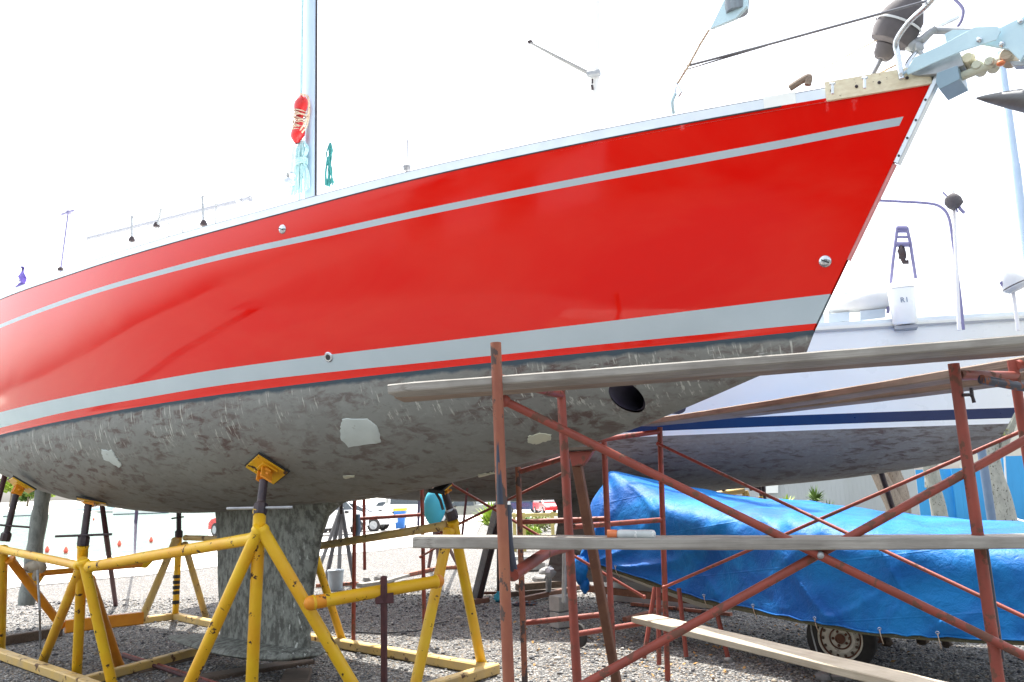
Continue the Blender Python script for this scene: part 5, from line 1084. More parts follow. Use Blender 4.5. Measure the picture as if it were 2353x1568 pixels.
# rocks near the bottom edge
for i, (x, y, rr_, lab) in enumerate(((1935, 1560, .075, 'pale rock holding up the low board'), (1892, 1562, .05, 'smaller rock just left of the low board support'), (1750, 1510, .02, 'small white pebble beyond the low board'))):
    g = G(); c_ = gr(x, y, 0); g.ball(c_+V(0, 0, rr_*.4), (rr_*1.3, rr_, rr_*.8), 12, 8, .4, i+40); simple('rock', M['stone'], g, lab, 'rock', 'loose rocks')

# ================================================================ yard clutter beyond the keel
def apex_stand(label, top, feet, r, m, extra=None, cat='boat stand', group='dark boat stands'):
    t = thing('boat_stand', V(top[0], top[1], gz(top[1])), label, cat, group)
    for f_ in feet:
        g = G(); g.path([top, f_], r, 8); g.build('leg', M[m], t)
    g = G(); g.path([top-V(0, 0, .1), top+V(0, 0, .35)], r*.8, 10); g.build('screw_post', M['blacksteel'], t)
    if extra: extra(t)
    return t
M['grey_steel'] = mat('grey_painted_steel', (.13, .14, .17), (.09, .10, .12), (.12, .05, .04), scale=6, rough=.5, thr=.64)
st1 = apex_stand('dark grey four-legged boat stand behind the keel beside a bucket', at(784, 1168, 14.2), [gr(729, 1318), gr(747, 1345), gr(779, 1322), gr(815, 1344)], .04, 'grey_steel')
g = G(); g.beam(gr(726, 1346, .04), gr(824, 1341, .04), .09, .06); g.build('base_bar', M['redox_old'], st1, smooth=False)
g = G(); c_ = gr(771, 1356); g.lathe(c_, [(.11, 0), (.135, .30), (.142, .302), (.142, .32), (.135, .33), (.11, .33)], 24); bk = simple('bucket', M['bucket'], g, 'pale grey plastic bucket standing by the dark boat stand', 'bucket')
st2 = apex_stand('dark boat stand leaning behind the yellow bow stand', at(1003, 1200, 13.), [gr(985, 1304), gr(1008, 1308), gr(1052, 1300)], .035, 'darkrust')
g = G(); g.beam(gr(931, 1322, .04), gr(1006, 1306, .04), .09, .07); g.beam(gr(1000, 1306, .04), gr(1062, 1303, .04), .09, .07); g.build('base_bar', M['redox_old'], st2, smooth=False)
st3 = apex_stand('black boat stand with one pale leg left of the near scaffold post', at(1147, 1150, 10.8), [gr(1146, 1366), gr(1158, 1352)], .032, 'blacksteel')
g = G(); g.beam(at(1143, 1160, 10.8), gr(1089, 1378), .09, .05, up=(.4, 1, 0)); g.build('leg', M['galv'], st3, smooth=False, label='pale grey front leg')
g = G(); g.beam(at(1153, 1170, 10.9), gr(1100, 1384), .07, .05, up=(.4, 1, 0)); g.build('leg', M['blacksteel'], st3, smooth=False)
g = G(); g.beam(gr(1085, 1384, .03), gr(1118, 1378, .03), .12, .07); g.beam(gr(1096, 1364, .03), gr(1160, 1362, .03), .05, .04); g.build('base_bar', M['brown_rust'], st3, smooth=False)
g = G(); g.beam(gr(826, 1346, .05), gr(900, 1336, .05), .14, .07); g.beam(gr(880, 1338, .1), gr(934, 1322, .08), .12, .05); simple('loose_timber', M['plank_grey'], g, 'grey timbers lying in the gravel behind the yellow cross rail', 'timber', smooth=False)
for i, (x, y, lab) in enumerate(((843, 1333, 'pale stone left on the grey timbers'), (868, 1330, 'pale stone right on the grey timbers'))):
    g = G(); g.ball(gr(x, y, .05), (.07, .05, .06), 10, 7, .4, i+60); simple('rock', M['stone'], g, lab, 'rock', 'stones on the timbers')
g = G(); rows = []
cc = at(996, 1167, 9.9)
for i in range(15):
    a_ = math.pi*i/14; rows.append([cc+V(.115*math.sin(a_)*math.cos(q)*(1+.25*(math.cos(q) > 0)*math.sin(a_)), .08*math.sin(a_)*math.sin(q), .21*math.cos(a_)) for q in np.linspace(0, 2*math.pi, 22, endpoint=False)])
t = thing('fender', cc, 'round cyan blue cloth-covered fender hanging beside the distant scaffold frame', 'fender')
g.grid(rows, close=True); g.build('cover', M['bright_blue'], t)
g = G(); g.path([cc+V(0, 0, .2), at(994, 1100, 9.9)], .006, 6); g.build('lanyard', M['rope_cream'], t)

# ---- moored boats, pontoon and buoys on the water
WZ = -1.15
def wat(x, y, z=WZ):
    d = ray(x, y); return EYE+d*((z-1.6)/d[2])
def small_boat(label, c, L_, ang, hull_m, h=1.0, cab=True, band='pole_blue'):
    t = thing('moored_boat', c, label, 'moored boat', 'boats moored across the harbour'); d_ = V(math.cos(ang), math.sin(ang), 0); n_ = V(-d_[1], d_[0], 0); rows = []
    for u_ in np.linspace(0, 1, 14):
        b = L_*.16*(1-max(0, (u_-.45)/.55)**2.2)+.02; sh = h*(1+.35*u_*u_)
        rows.append([c+d_*(u_-.5)*L_+n_*b+V(0, 0, sh), c+d_*(u_-.52)*L_*.97+n_*b*.85+V(0, 0, .15), c+d_*(u_-.53)*L_*.95+n_*b*.5-V(0, 0, .2), c+d_*(u_-.53)*L_*.95-n_*b*.5-V(0, 0, .2), c+d_*(u_-.52)*L_*.97-n_*b*.85+V(0, 0, .15), c+d_*(u_-.5)*L_-n_*b+V(0, 0, sh), c+d_*(u_-.5)*L_+V(0, 0, sh+.1)])
    g = G(); g.grid(rows, close=True); g.add(rows[0], [tuple(range(7))]); g.build('hull', M[hull_m], t, angle=30)
    g = G(); g.grid([[lerp(r_[1], r_[2], .0)+n_*.01, lerp(r_[1], r_[2], .5)+n_*.02] for r_ in rows]); g.grid([[r_[4]-n_*.01, lerp(r_[4], r_[3], .5)-n_*.02] for r_ in rows]); g.build('waterline_band', M[band], t)
    if cab:
        g = G(); g.box(c-d_*L_*.05+V(0, 0, h+.35), (L_*.38, L_*.2, .6), ang); g.build('cabin', M['white_gel'], t, smooth=False, bevel=.08)
        g = G(); g.box(c-d_*L_*.05+V(0, 0, h+.42), (L_*.30, L_*.204, .22), ang); g.build('cabin_window', M['glass'], t, smooth=False)
    return t
small_boat('pale blue moored boat at left across the water', wat(215, 1178), 9.5, .15, 'sailcloth')
small_boat('white moored boat half hidden by the hull across the water', wat(330, 1181), 10, .05, 'white_gel')
small_boat('white moored boat farthest left across the water', wat(60, 1186), 8, .4, 'white_gel', cab=False)
g = G(); g.beam(wat(-60, 1180)+V(0, 0, .25), wat(520, 1176)+V(0, 0, .25), 2., .5); simple('pontoon', M['concrete'], g, 'long pale floating pontoon across the harbour', 'pontoon', smooth=False)
for x, y, lab in ((151, 1272, 'orange buoy nearest the left timber post'), (274, 1256, 'middle orange buoy left of the slim violet pole'), (347, 1247, 'orange buoy right of the slim violet pole'), (108, 1270, 'small orange buoy half hidden by the left timber post'), (215, 1196, 'tiny far orange buoy near the moored boats')):
    c_ = wat(x, y); s_ = .8
    t = thing('buoy', c_, lab, 'buoy', 'orange harbour buoys')
    g = G(); g.lathe(c_-V(0, 0, .1), [(.03, 0), (.10*s_, .10), (.16*s_, .24), (.06, .40), (.02, .46)], 14); g.build('float', M['float'], t)
# far trees on the bank
def leafcloud(g, c, r, n, size, seed, squash=.8):
    rr = np.random.default_rng(seed)
    for _ in range(n):
        d_ = rr.normal(size=3); d_ /= np.linalg.norm(d_); q = rr.random()**.45; p = np.asarray(c)+d_*q*np.asarray(r)
        a = rr.normal(size=3); a /= np.linalg.norm(a); b = np.cross(a, rr.normal(size=3)); b /= np.linalg.norm(b); s_ = size*rr.uniform(.5, 1.4)
        g.add([p-a*s_-b*s_*.4, p+a*s_*.2-b*s_*.6, p+a*s_, p+b*s_*.6], [(0, 1, 2, 3)])
def tree(label, base_, h, r, leaf, bark='bark', seed=0, n=500, size=.25, trunk=None, group=None, tr=.15, crown=True, cz=.7):
    t = thing('tree', base_, label, 'tree', group); rr = np.random.default_rng(seed)
    tk = trunk or [[base_, base_+V(.02*h, 0, h*.35), base_+V(-.02*h, 0, h*.75)]]
    g = G()
    for pts in tk: sp_ = smooth_path(pts, 5); g.path(sp_, list(np.linspace(tr, tr*.45, len(sp_))), 12)
    top_ = np.asarray(tk[0][-1])
    for i in range(5): e_ = top_+V(rr.normal(0, r*.4), rr.normal(0, r*.4), rr.uniform(.1, .5)*r); g.path([lerp(tk[0][1], top_, .6), lerp(top_, e_, .5)+V(0, 0, .05), e_], [tr*.4, tr*.25, tr*.08], 7)
    g.build('trunk', M[bark], t)
    if crown:
        g = G()
        for i in range(7): leafcloud(g, base_+V(rr.normal(0, r*.45), rr.normal(0, r*.45), h*cz+rr.normal(0, h*.1)), (r*.55, r*.55, r*.4), n//7, size, seed*10+i)
        g.build('crown', M[leaf], t, smooth=False)
    return t
for i, x in enumerate((-60, -20, 22, 62, 98)):
    b_ = wat(x, 1170); b_ = V(b_[0]/b_[1]*228, 228, .6); tree(['bright green tree farthest left across the harbour', 'second green tree from the left across the harbour', 'middle green tree across the harbour', 'fourth green tree across the harbour behind the post', 'green tree on the bank right of the timber post'][i], b_, 8+i % 3, 3.6, 'leaf_yel' if i % 2 == 0 else 'leaf', seed=i+1, n=1400, size=.55, group='trees across the harbour', tr=.3, cz=.55)

# ---- cars parked beyond the road
def car(label, c, ang, paint, kind='hatch', group='cars parked beyond the yard'):
    t = thing('parked_car', c, label, 'car', group); d_ = V(math.cos(ang), math.sin(ang), 0); n_ = V(-d_[1], d_[0], 0)
    prof = {'hatch': [(-2.0, .35), (-2.02, .75), (-1.92, .98), (1.0, .95), (1.7, .84), (1.98, .66), (2.0, .35)],
            'ute': [(-2.4, .45), (-2.42, 1.05), (-.5, 1.05), (-.5, 1.02), (1.2, 1.0), (2.1, .92), (2.3, .75), (2.3, .42)],
            'van': [(-2.2, .35), (-2.22, 1.1), (-2.1, 1.2), (1.3, 1.1), (2.0, .9), (2.15, .6), (2.15, .35)]}[kind]
    gh = {'hatch': [(-1.88, .97), (-1.55, 1.42), (-.9, 1.49), (.1, 1.46), (.55, 1.28), (1.05, .94)], 'ute': [(-.55, 1.04), (-.45, 1.55), (.3, 1.62), (.75, 1.45), (1.25, 1.0)], 'van': [(-2.1, 1.19), (-2.0, 1.75), (-1.5, 1.85), (.6, 1.82), (1.35, 1.09)]}[kind]
    W = .86
    def sec(pr, w0, w1):
        cx_ = np.mean([p[0] for p in pr]); rows = []
        for f_, ins in ((-1, .05), (-.93, 0), (.93, 0), (1, .05)): rows.append([c+d_*(cx_+(x-cx_)*(1-ins*.6))+n_*f_*(w0+(w1-w0)*min(1, max(0, (z-.9)/.6)))+V(0, 0, z-ins*.4*(z > .6)) for x, z in pr])
        g = G(); g.grid([r_+[r_[0]] for r_ in rows]); k_ = len(pr); g.add(rows[0], [tuple(range(k_))]); g.add(rows[-1], [tuple(range(k_-1, -1, -1))]); return g
    sec(prof, W, W).build('body', M[paint], t, angle=35)
    g = sec(gh, W-.02, W-.18); g.build('cabin', M[paint], t, angle=35)
    for f_ in (-1, 1):
        wx = [(x*.93+.02, .98+(z-.96)*.80) for x, z in gh[1:-1]]; wx = [(gh[0][0]*.93+.05, 1.01)]+wx+[(gh[-1][0]*.90, 1.01)]
        g = G(); g.add([c+d_*x+n_*f_*((W-.02)+(-.16)*min(1, max(0, (z-.9)/.6))+.012)+V(0, 0, z+(.08 if kind == 'van' else 0)) for x, z in wx], [tuple(range(len(wx)))]); g.build('side_window', M['glass'], t, smooth=False)
    (xa, za), (xb, zb) = gh[-2], gh[-1]
    for (x1, z1, x2, z2), nm in (((xa+.02, za-.02, xb-.02, zb+.03), 'windscreen'), ((gh[0][0]+.0, gh[0][1]+.03, gh[1][0]-.0, gh[1][1]-.03), 'rear_window')):
        nn_ = 1 if nm == 'windscreen' else -1; o_ = d_*.03*nn_+V(0, 0, .02)
        g = G(); g.add([c+d_*x1-n_*.66+V(0, 0, z1)+o_, c+d_*x1+n_*.66+V(0, 0, z1)+o_, c+d_*x2+n_*.72+V(0, 0, z2)+o_, c+d_*x2-n_*.72+V(0, 0, z2)+o_], [(0, 1, 2, 3)]); g.build(nm, M['glass'], t, smooth=False)
    ln = prof[-1][0]; rx = prof[0][0]
    for f_ in (-1, 1):
        g = G(); g.box(c+d_*(ln-.06)+n_*f_*.62+V(0, 0, .66), (.14, .34, .15), ang); g.build('headlight', M['lens_clear'], t, smooth=False)
        g = G(); g.box(c+d_*(rx+.05)+n_*f_*.70+V(0, 0, .80), (.12, .24, .28), ang); g.build('tail_light', M['lens_red'], t, smooth=False)
        g = G(); g.box(c+d_*(.75)+n_*f_*(W+.06)+V(0, 0, 1.0), (.12, .14, .11), ang); g.build('mirror', M['black'], t, smooth=False)
        for wx_ in (ln-.72, rx+.72):
            wc_ = c+d_*wx_+n_*f_*(W-.16)+V(0, 0, .32); w_ = bpy.data.objects.new('wheel', None); COL.objects.link(w_); w_.parent = t; w_.location = tuple(parent_matrix(t).inverted()@Vector(tuple(wc_)))
            g = G(); g.lathe(wc_, [(.19, -.02), (.31, 0), (.33, .04), (.33, .16), (.31, .19), (.2, .195)], 24, axis=n_*f_, cap=False); g.build('tyre', M['rubber'], w_)
            g = G(); g.lathe(wc_+n_*f_*.16, [(.2, .03), (.19, .0), (.06, .02), (.001, .03)], 20, axis=n_*f_)
            for k_ in range(5): a_ = 2*math.pi*k_/5; g.beam(wc_+n_*f_*.18, wc_+n_*f_*.19+(d_*math.cos(a_)+V(0, 0, 1)*math.sin(a_))*.19, .05, .03, up=n_)
            g.build('rim', M['galv'], w_)
    g = G(); g.box(c+d_*(ln-.0)+V(0, 0, .48), (.10, 1.5, .22), ang); g.build('front_bumper', M['black' if kind == 'ute' else paint], t, smooth=False, bevel=.02)
    g = G(); g.box(c+d_*(rx)+V(0, 0, .48), (.10, 1.5, .22), ang); g.build('rear_bumper', M['black' if kind == 'ute' else paint], t, smooth=False, bevel=.02)
    return t
def cgr(x, y): return gr(x, y, .012)
car('white hatchback behind the keel, between the red scaffold posts', cgr(812, 1222), -.12, 'car_white')
car('white van close to the keel leading edge behind the dark stand', cgr(735, 1232), .9, 'car_white', 'van')
car('grey utility truck with tray between the yellow stand and the spiky plant', cgr(1082, 1199), math.pi-.25, 'car_grey', 'ute')
car('red car with its front behind the left edge of the keel', cgr(562, 1232), 2.4, 'car_red')
car('small red car seen beside the white yacht keel', cgr(1262, 1182), -1.35, 'car_red')
car('dark blue car far off above the yellow fence rail', cgr(1200, 1180), .2, 'car_blue')
car('white car in the far row left of the cyan fender', cgr(905, 1186), .1, 'car_white')
car('pale grey van in the far row above the blue bin', cgr(945, 1190), .3, 'car_white', 'van')
car('white car in the far row right of the yellow bow stand', cgr(1062, 1176), .0, 'car_white')
car('white car in the far row behind the spiky plant', cgr(1140, 1174), .1, 'car_white')
# wheelie bin
c_ = cgr(920, 1217); t = thing('wheelie_bin', c_, 'blue wheelie bin with a yellow lid standing by the white hatchback', 'bin')
g = G(); rows = [[c_+V(a_*w_, b_*w_*1.1, z) for a_, b_ in ((-1, -1), (1, -1), (1, 1), (-1, 1))] for z, w_ in ((.05, .20), (.5, .25), (.93, .29))]; g.grid(rows, close=True); g.add(rows[0], [(3, 2, 1, 0)]); g.build('body', M['binblue'], t, smooth=False)
g = G(); g.add([c_+V(a_*.31, b_*.34, z+(b_ < 0)*.0) for z in (.93, 1.06) for a_, b_ in ((-1, -1), (1, -1), (1, 1), (-1, 1))], [(0, 1, 5, 4), (1, 2, 6, 5), (2, 3, 7, 6), (3, 0, 4, 7), (4, 5, 6, 7)]); g.build('lid', M['binlid'], t, smooth=False, bevel=.02)
for s_ in (-1, 1):
    g = G(); g.lathe(c_+V(s_*.22, .25, .12), [(.1, -.03), (.1, .03)], 16, axis=(1, 0, 0)); g.build('wheel', M['rubber'], t)
# spiky plants
def spiky(label, base_, h, n, L_, m, seed, trunk=.0, group=None):
    t = thing('spiky_plant', base_, label, 'plant', group); rr = np.random.default_rng(seed)
    if trunk: g = G(); g.path([base_, base_+V(.03, 0, trunk)], [.06, .045], 10); g.build('stem', M['bark'], t)
    g = G(); c0 = base_+V(0, 0, max(trunk, .05))
    for i in range(n):
        a_ = rr.uniform(0, 2*math.pi); e_ = rr.uniform(.15, 1.45); d_ = V(math.cos(a_)*math.cos(e_), math.sin(a_)*math.cos(e_), math.sin(e_)); l_ = L_*rr.uniform(.6, 1.1)
        s_ = np.cross(d_, V(0, 0, 1)); s_ /= np.linalg.norm(s_)+1e-6; w_ = .022*L_/.5; m1 = c0+d_*l_*.55+V(0, 0, .05*l_); e2 = c0+d_*l_-V(0, 0, .16*l_*math.cos(e_))
        g.add([c0-s_*w_*.5, c0+s_*w_*.5, m1+s_*w_, m1-s_*w_, e2], [(0, 1, 2, 3), (3, 2, 4)])
    g.build('leaves', M[m], t, smooth=False); return t
spiky('bright yellow green spiky plant left of the near scaffold post', gr(1128, 1232), 1, 220, 1.05, 'leaf_yel', 1, .35)
for x, y, s_, tk_, lab, m_ in ((1805, 1196, .75, .45, 'small yucca left of the tallest yucca by the grey shed', 'leaf_yel'), (1874, 1196, .7, .65, 'tallest yucca with a bare stem by the grey shed', 'leaf'), (1901, 1200, .7, .3, 'yucca at the right end of the row by the grey shed', 'leaf'), (1835, 1200, .6, .3, 'low green yucca in the middle of the row by the grey shed', 'leaf'), (1702, 1190, .9, .3, 'yellowish bushy plant by the dark shed opening', 'leaf_yel')):
    spiky(lab, at(x, 1150, 20)*V(1, 1, 0)+V(0, 0, gz(20)), 1, 90, s_*.62, m_, int(x), tk_+.45, 'yuccas along the grey shed')
# bushes and yellow rail fence left of the white keel
for x, y, r_, lab, m_ in ((1212, 1218, .42, 'green leafy bush behind the yellow fence', 'leaf'), (1252, 1222, .5, 'pale dry bush right behind the yellow fence', 'leaf_pale'), (1232, 1238, .28, 'low bright green shrub in front of the pale bush', 'leaf_yel')):
    b_ = gr(x, y); t = thing('bush', b_, lab, 'bush', 'bushes by the yellow fence'); g = G()
    for i in range(5): leafcloud(g, b_+V(rng.normal(0, r_*.4), rng.normal(0, r_*.4), r_*.75), (r_*.7, r_*.7, r_*.7), 130, .06, int(x)+i)
    g.build('foliage', M[m_], t, smooth=False)
    g = G(); g.path([b_, b_+V(.02, 0, r_*.8)], [.03, .015], 6); g.build('stem', M['bark'], t)
FN = thing('rail_fence', gr(1230, 1262), 'yellow brown timber rail fence beyond the bow, left of the white keel', 'fence')
for x in (1184, 1206, 1272, 1300): g = G(); p = gr(x, 1268-(x-1184)*.02); g.beam(p, p+V(0, 0, 1.02), .09, .07, up=(0, 1, 0)); g.build('post', M['fence_yel'], FN, smooth=False)
for z in (.12, .38, .95): g = G(); p, q = gr(1178, 1268), gr(1310, 1265); g.beam(p+V(0, -.06, z), q+V(0, -.06, z), .05, .09, up=(0, 0, 1)); g.build('rail', M['fence_yel'], FN, smooth=False)
g = G(); p = gr(1173, 1262); g.path([p, p+V(0, 0, 1.4)], .035, 10); simple('marker_post', M['palecloth'], g, 'slim white post at the left end of the yellow fence', 'post')
g = G(); g.beam(gr(1165, 1284, .04), gr(1300, 1280, .04), .12, .10); simple('kerb', M['concrete'], g, 'pale concrete kerb in front of the yellow fence', 'kerb', smooth=False)

# ================================================================ sheds, blue fence, trees at the right
def wall_thing(name, label, cat, a, b, h, m, thick=.12, roof=None):
    a = np.asarray(a); b = np.asarray(b); d_ = b-a; L_ = np.linalg.norm(d_[:2]); rz = math.atan2(d_[1], d_[0]); t = thing(name, a*V(1, 1, 0)+V(0, 0, gz(a[1])), label, cat, None, rz=rz)
    n_ = V(-d_[1], d_[0], 0)/L_; a0 = a*V(1, 1, 0)+V(0, 0, gz(a[1])-.1); b0 = b*V(1, 1, 0)+V(0, 0, gz(a[1])-.1)
    g = G(); g.prism([a0, b0, b0+V(0, 0, h+.1), a0+V(0, 0, h+.1)], n_*thick); g.build('wall', M[m], t, smooth=False); return t, d_/L_, n_, a0
sa, sb_ = at(1560, 1120, 24), at(2068, 1120, 22.5)
SH, sd_, sn, s0 = wall_thing('shed', 'pale grey corrugated shed behind the yuccas and blue tarpaulin', 'shed', sa, sb_, 3.2, 'clad_grey', 5.)
def on_shed(x, y, off=-.03):
    d = ray(x, y); t = ((s0-EYE)@sn)/(d@sn); return EYE+d*t+sn*off
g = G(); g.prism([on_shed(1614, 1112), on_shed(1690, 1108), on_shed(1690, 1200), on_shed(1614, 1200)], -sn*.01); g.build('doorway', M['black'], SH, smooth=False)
g = G(); g.prism([on_shed(1760, 1104), on_shed(1788, 1103), on_shed(1788, 1133), on_shed(1760, 1134)], -sn*.04); g.build('white_panel', M['white_gel'], SH, smooth=False)
g = G(); g.beam(on_shed(1560, 1000, -.1), on_shed(2068, 985, -.1), .3, .2); g.build('gutter', M['palecloth'], SH, smooth=False)
wall_thing('wall_panel', 'pale ribbed wall panel between the forked trunk and the blue fence', 'wall panel', at(2058, 1120, 22.3), at(2106, 1120, 22.0), 1.85, 'clad_grey', .1)
for i, (x0, x1, yd, h, lab) in enumerate(((2100, 2190, 29.5, 1.95, 'bright blue fence section left of the grey spotted trunk'), (2191, 2306, 29., 1.95, 'bright blue fence section behind the blue grey pole'), (2309, 2480, 28.5, 2.3, 'bright blue fence section at the right edge'))):
    wall_thing('blue_fence', lab, 'fence', at(x0, 1120, yd), at(x1, 1120, yd-.3), h, 'clad_blue', .06)
CB, cd_, cn, c0_ = wall_thing('building', 'cream rendered building rising behind the blue fence', 'building', at(2196, 1000, 36), at(2600, 1000, 33), 4.9, 'cream_wall', 6.)
g = G(); g.beam(c0_+V(0, -.25, 4.9), c0_+cd_*9+V(0, -.25, 4.9), .5, .16); g.build('eave', M['greycloth'], CB, smooth=False)
g = G(); g.prism([c0_+cd_*4+V(0, 0, 2.4)-cn*.04, c0_+cd_*5.4+V(0, 0, 2.4)-cn*.04, c0_+cd_*5.4+V(0, 0, 3.5)-cn*.04, c0_+cd_*4+V(0, 0, 3.5)-cn*.04], cn*.03); g.build('window', M['glass'], CB, smooth=False)
g = G(); g.path(smooth_path([at(2307, 1030, 28), at(2312, 1110, 28), at(2320, 1170, 27.5), at(2330, 1190, 27), at(2360, 1200, 26)]), .03, 8); simple('hose', M['palecloth'], g, 'white hose hanging down the blue fence at right', 'hose')
g = G(); g.path([at(2250, 1000, 15), at(2284, 1230, 15)], .075, 16); g.build('pole', M['pole_blue'], None, label='blue grey steel pole in front of the blue fence', cat='pole')
def tr_pts(l, Y_): return [at(x, y, Y_) for x, y in l]
b1 = at(2062, 1216, 18); b1[2] = gz(18)
tree('forked pale brown tree behind the tip of the tarpaulin', b1, 5, 1.2, 'leaf', 'bark', 11, 500, .10, trunk=[[b1, at(2062, 1180, 18), at(2035, 1120, 18), at(2005, 1060, 18), at(1985, 1000, 18)], [b1, at(2068, 1150, 18.1), at(2052, 1090, 18.2), at(2042, 1050, 18.2), at(2035, 990, 18.2)]], tr=.24, cz=.74)
b2 = at(2166, 1216, 19); b2[2] = gz(19)
tree('grey spotted tree trunk in front of the blue fence', b2, 5, 1.1, 'leaf', 'bark_grey', 12, 500, .10, trunk=[[b2, at(2155, 1160, 19), at(2142, 1110, 19), at(2128, 1050, 19), at(2115, 990, 19)], [at(2146, 1120, 19), at(2140, 1060, 19), at(2150, 1000, 19)]], tr=.19, cz=.74)
b3 = at(2318, 1226, 17); b3[2] = gz(17)
tree('dark spotted leaning tree trunk at right behind the scaffold post', b3, 4.6, .55, 'leaf_pale', 'bark_grey', 13, 500, .07, trunk=[[b3, at(2300, 1150, 17), at(2284, 1090, 17), at(2278, 1020, 17), at(2300, 960, 17)]], tr=.24, cz=.71)
# stands under the white yacht
WS = thing('boat_stand', gr(1680, 1230)*V(1, 1, 0), 'yellow and black boat stand under the white yacht behind the tarpaulin', 'boat stand')
Yw = 12.2
g = G(); g.path([at(1600, 1144, Yw), at(1710, 1127, Yw)], .045, 12); g.build('rail', M['yellow_dirty'], WS)
for pts in ([(1660, 1100), (1664, 1150)], [(1706, 1098), (1716, 1118)], [(1742, 1098), (1750, 1140)], [(1752, 1095), (1757, 1150)], [(1722, 1124), (1748, 1119)]):
    g = G(); g.path([at(x, y, Yw) for x, y in pts], .03, 8); g.build('screw_post', M['blacksteel'], WS)
for pts in ([(1712, 1128), (1700, 1215)], [(1714, 1128), (1740, 1215)], [(1664, 1148), (1660, 1215)], [(1664, 1148), (1630, 1215)], [(1748, 1140), (1765, 1215)]):
    g = G(); g.path([at(x, y, Yw) for x, y in pts]+[V(*at(pts[-1][0], 1250, Yw)[:2], 0)], .035, 8); g.build('leg', M['yellow_dirty'], WS)
WP = thing('boat_stand', at(2054, 1200, 10.6)*V(1, 1, 0), 'dark steel prop with a timber pad under the white yacht bow', 'boat stand')
g = G(); g.path([at(2022, 1078, 10.3), at(2052, 1170, 10.5), V(*at(2070, 1230, 10.6)[:2], 0)], .035, 10); g.build('leg', M['blacksteel'], WP)
g = G(); g.beam(at(2012, 1074, 10.3), at(2032, 1072, 10.3), .12, .07); g.build('timber_pad', M['fence_yel'], WP, smooth=False)
g = G(); g.path([at(2299, 120, 13), at(2334, 380, 13)], [.055, .06], 12); g.path([at(2334, 378, 13), at(2342, 450, 13), at(2450, 1250, 13)], [.068, .07, .09], 12); g.build('light_pole', M['palepole'], None, label='tall pale blue pole rising behind the anchor at right', cat='pole')

# ================================================================ shed and asphalt added behind the camera, unseen, for the hull gloss to mirror
g = G(); g.add([V(-40, -13, .006), V(40, -13, .006), V(40, -1.2, .006), V(-40, -1.2, .006)], [(0, 1, 2, 3)]); g.build('reflection_asphalt', mat('added_asphalt', (.045, .045, .047), (.06, .06, .06), rough=.9, scale=3), None, smooth=False, kind='structure')  # dark ground added out of view to deepen the reflections in the red
WK = thing('reflection_shed', (-3, -13, 0), 'unseen long dark green shed added behind the camera to reflect in the red hull', 'reflection_shed')
g = G(); g.box(V(-4, -16, 2.6), (44, 6, 5.2)); g.build('wall', mat('dark_green_cladding', (.05, .09, .06), (.04, .07, .05), rough=.6), WK, smooth=False)
for x in (-20, -12, -4, 4, 12): 
    g = G(); g.box(V(x, -12.96, 1.9), (4.2, .1, 3.8)); g.build('roller_door', M['palecloth' if x != -4 else 'black'], WK, smooth=False)
g = G(); g.box(V(-4, -14.5, 5.4), (46, 9, .3)); g.build('roof', M['concrete'], WK, smooth=False)

# ================================================================ loose stones of the yard (geometry on top of the gravel sheet) and fallen leaves
ico = np.array([(0, 0, 1), (.89, 0, .45), (.28, .85, .45), (-.72, .53, .45), (-.72, -.53, .45), (.28, -.85, .45), (.72, .53, -.45), (-.28, .85, -.45), (-.89, 0, -.45), (-.28, -.85, -.45), (.72, -.53, -.45), (0, 0, -1)])
icf = [(0, 1, 2), (0, 2, 3), (0, 3, 4), (0, 4, 5), (0, 5, 1), (1, 6, 2), (2, 7, 3), (3, 8, 4), (4, 9, 5), (5, 10, 1), (6, 7, 2), (7, 8, 3), (8, 9, 4), (9, 10, 5), (10, 6, 1), (11, 7, 6), (11, 8, 7), (11, 9, 8), (11, 10, 9), (11, 6, 10)]
NS = 34000
yy = 5.6+(rng.random(NS)**1.25)*8.2; xx = (rng.random(NS)*2-1)*(yy*.66+.3)
sz = rng.lognormal(math.log(.0078), .42, NS)*(.8+yy*.035)
rot = rng.random(NS)*6.28; sq = rng.uniform(.45, .8, NS)
P = np.einsum('i,jk->ijk', sz, ico*V(1, 1, 1)); P[:, :, 0] *= rng.uniform(.8, 1.4, NS)[:, None]; P += rng.normal(0, 1, P.shape)*sz[:, None, None]*.13
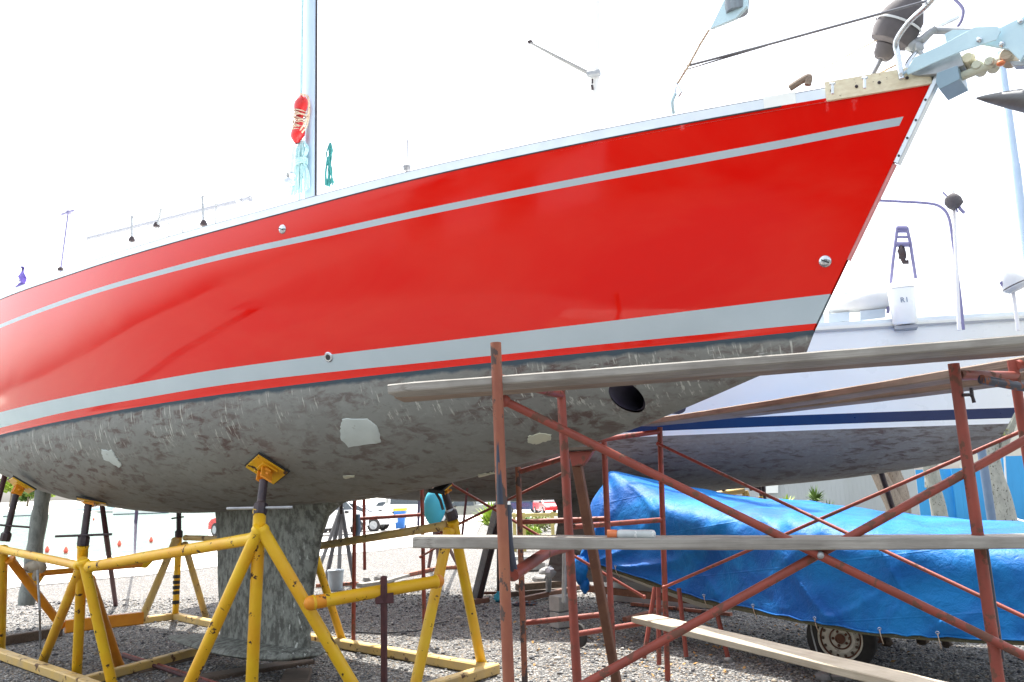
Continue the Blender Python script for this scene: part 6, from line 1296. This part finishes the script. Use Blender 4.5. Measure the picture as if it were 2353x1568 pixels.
P[:, :, 2] *= sq[:, None]; X = P[:, :, 0]*np.cos(rot)[:, None]-P[:, :, 1]*np.sin(rot)[:, None]; Yq = P[:, :, 0]*np.sin(rot)[:, None]+P[:, :, 1]*np.cos(rot)[:, None]
P[:, :, 0] = X+xx[:, None]; P[:, :, 1] = Yq+yy[:, None]; P[:, :, 2] += (sz*sq*.45)[:, None]
me = bpy.data.meshes.new('loose_gravel'); nv = NS*12; F_ = (np.array(icf)[None]+(np.arange(NS)*12)[:, None, None]).reshape(-1, 3)
me.vertices.add(nv); me.vertices.foreach_set('co', P.reshape(-1).astype(np.float32)); me.loops.add(len(F_)*3); me.loops.foreach_set('vertex_index', F_.reshape(-1).astype(np.int32))
me.polygons.add(len(F_)); me.polygons.foreach_set('loop_start', (np.arange(len(F_))*3).astype(np.int32))
mi = np.repeat(rng.choice(5, NS, p=[.33, .31, .20, .13, .03]), 20); me.polygons.foreach_set('material_index', mi.astype(np.int32))
for nm, c1 in (('pebble_grey', (.20, .205, .21)), ('pebble_mid', (.30, .30, .29)), ('pebble_dark', (.09, .092, .10)), ('pebble_pale', (.48, .46, .42)), ('pebble_tan', (.34, .29, .22))):
    me.materials.append(mat(nm, c1, tuple(x*.75 for x in c1), rough=.85, bump=.3, bscale=60, scale=30))
me.update(calc_edges=True); me.validate(); o = bpy.data.objects.new('loose_gravel', me); COL.objects.link(o); tag(o, 'loose grey gravel stones covering the yard', 'gravel', kind='stuff')
g = G()
lr = np.random.default_rng(5)
for i in range(260):
    y = 1430+lr.random()**1.3*130; x = 1580+lr.normal(0, 260); x = min(max(x, 1000), 2340); p = gr(x, y, .012); a_ = lr.uniform(0, 6.28); s_ = lr.uniform(.010, .026); u_ = V(math.cos(a_), math.sin(a_), lr.uniform(-.2, .4)); w_ = V(-math.sin(a_), math.cos(a_), lr.uniform(-.2, .5))
    g.add([p-u_*s_, p-w_*s_*.5, p+u_*s_+V(0, 0, .006), p+w_*s_*.5+V(0, 0, .006)], [(0, 1, 2, 3)])
o = g.build('fallen_leaves', M['leaf_dry'], None, smooth=False, kind='stuff', label='small dry orange leaves scattered on the gravel', cat='leaves')
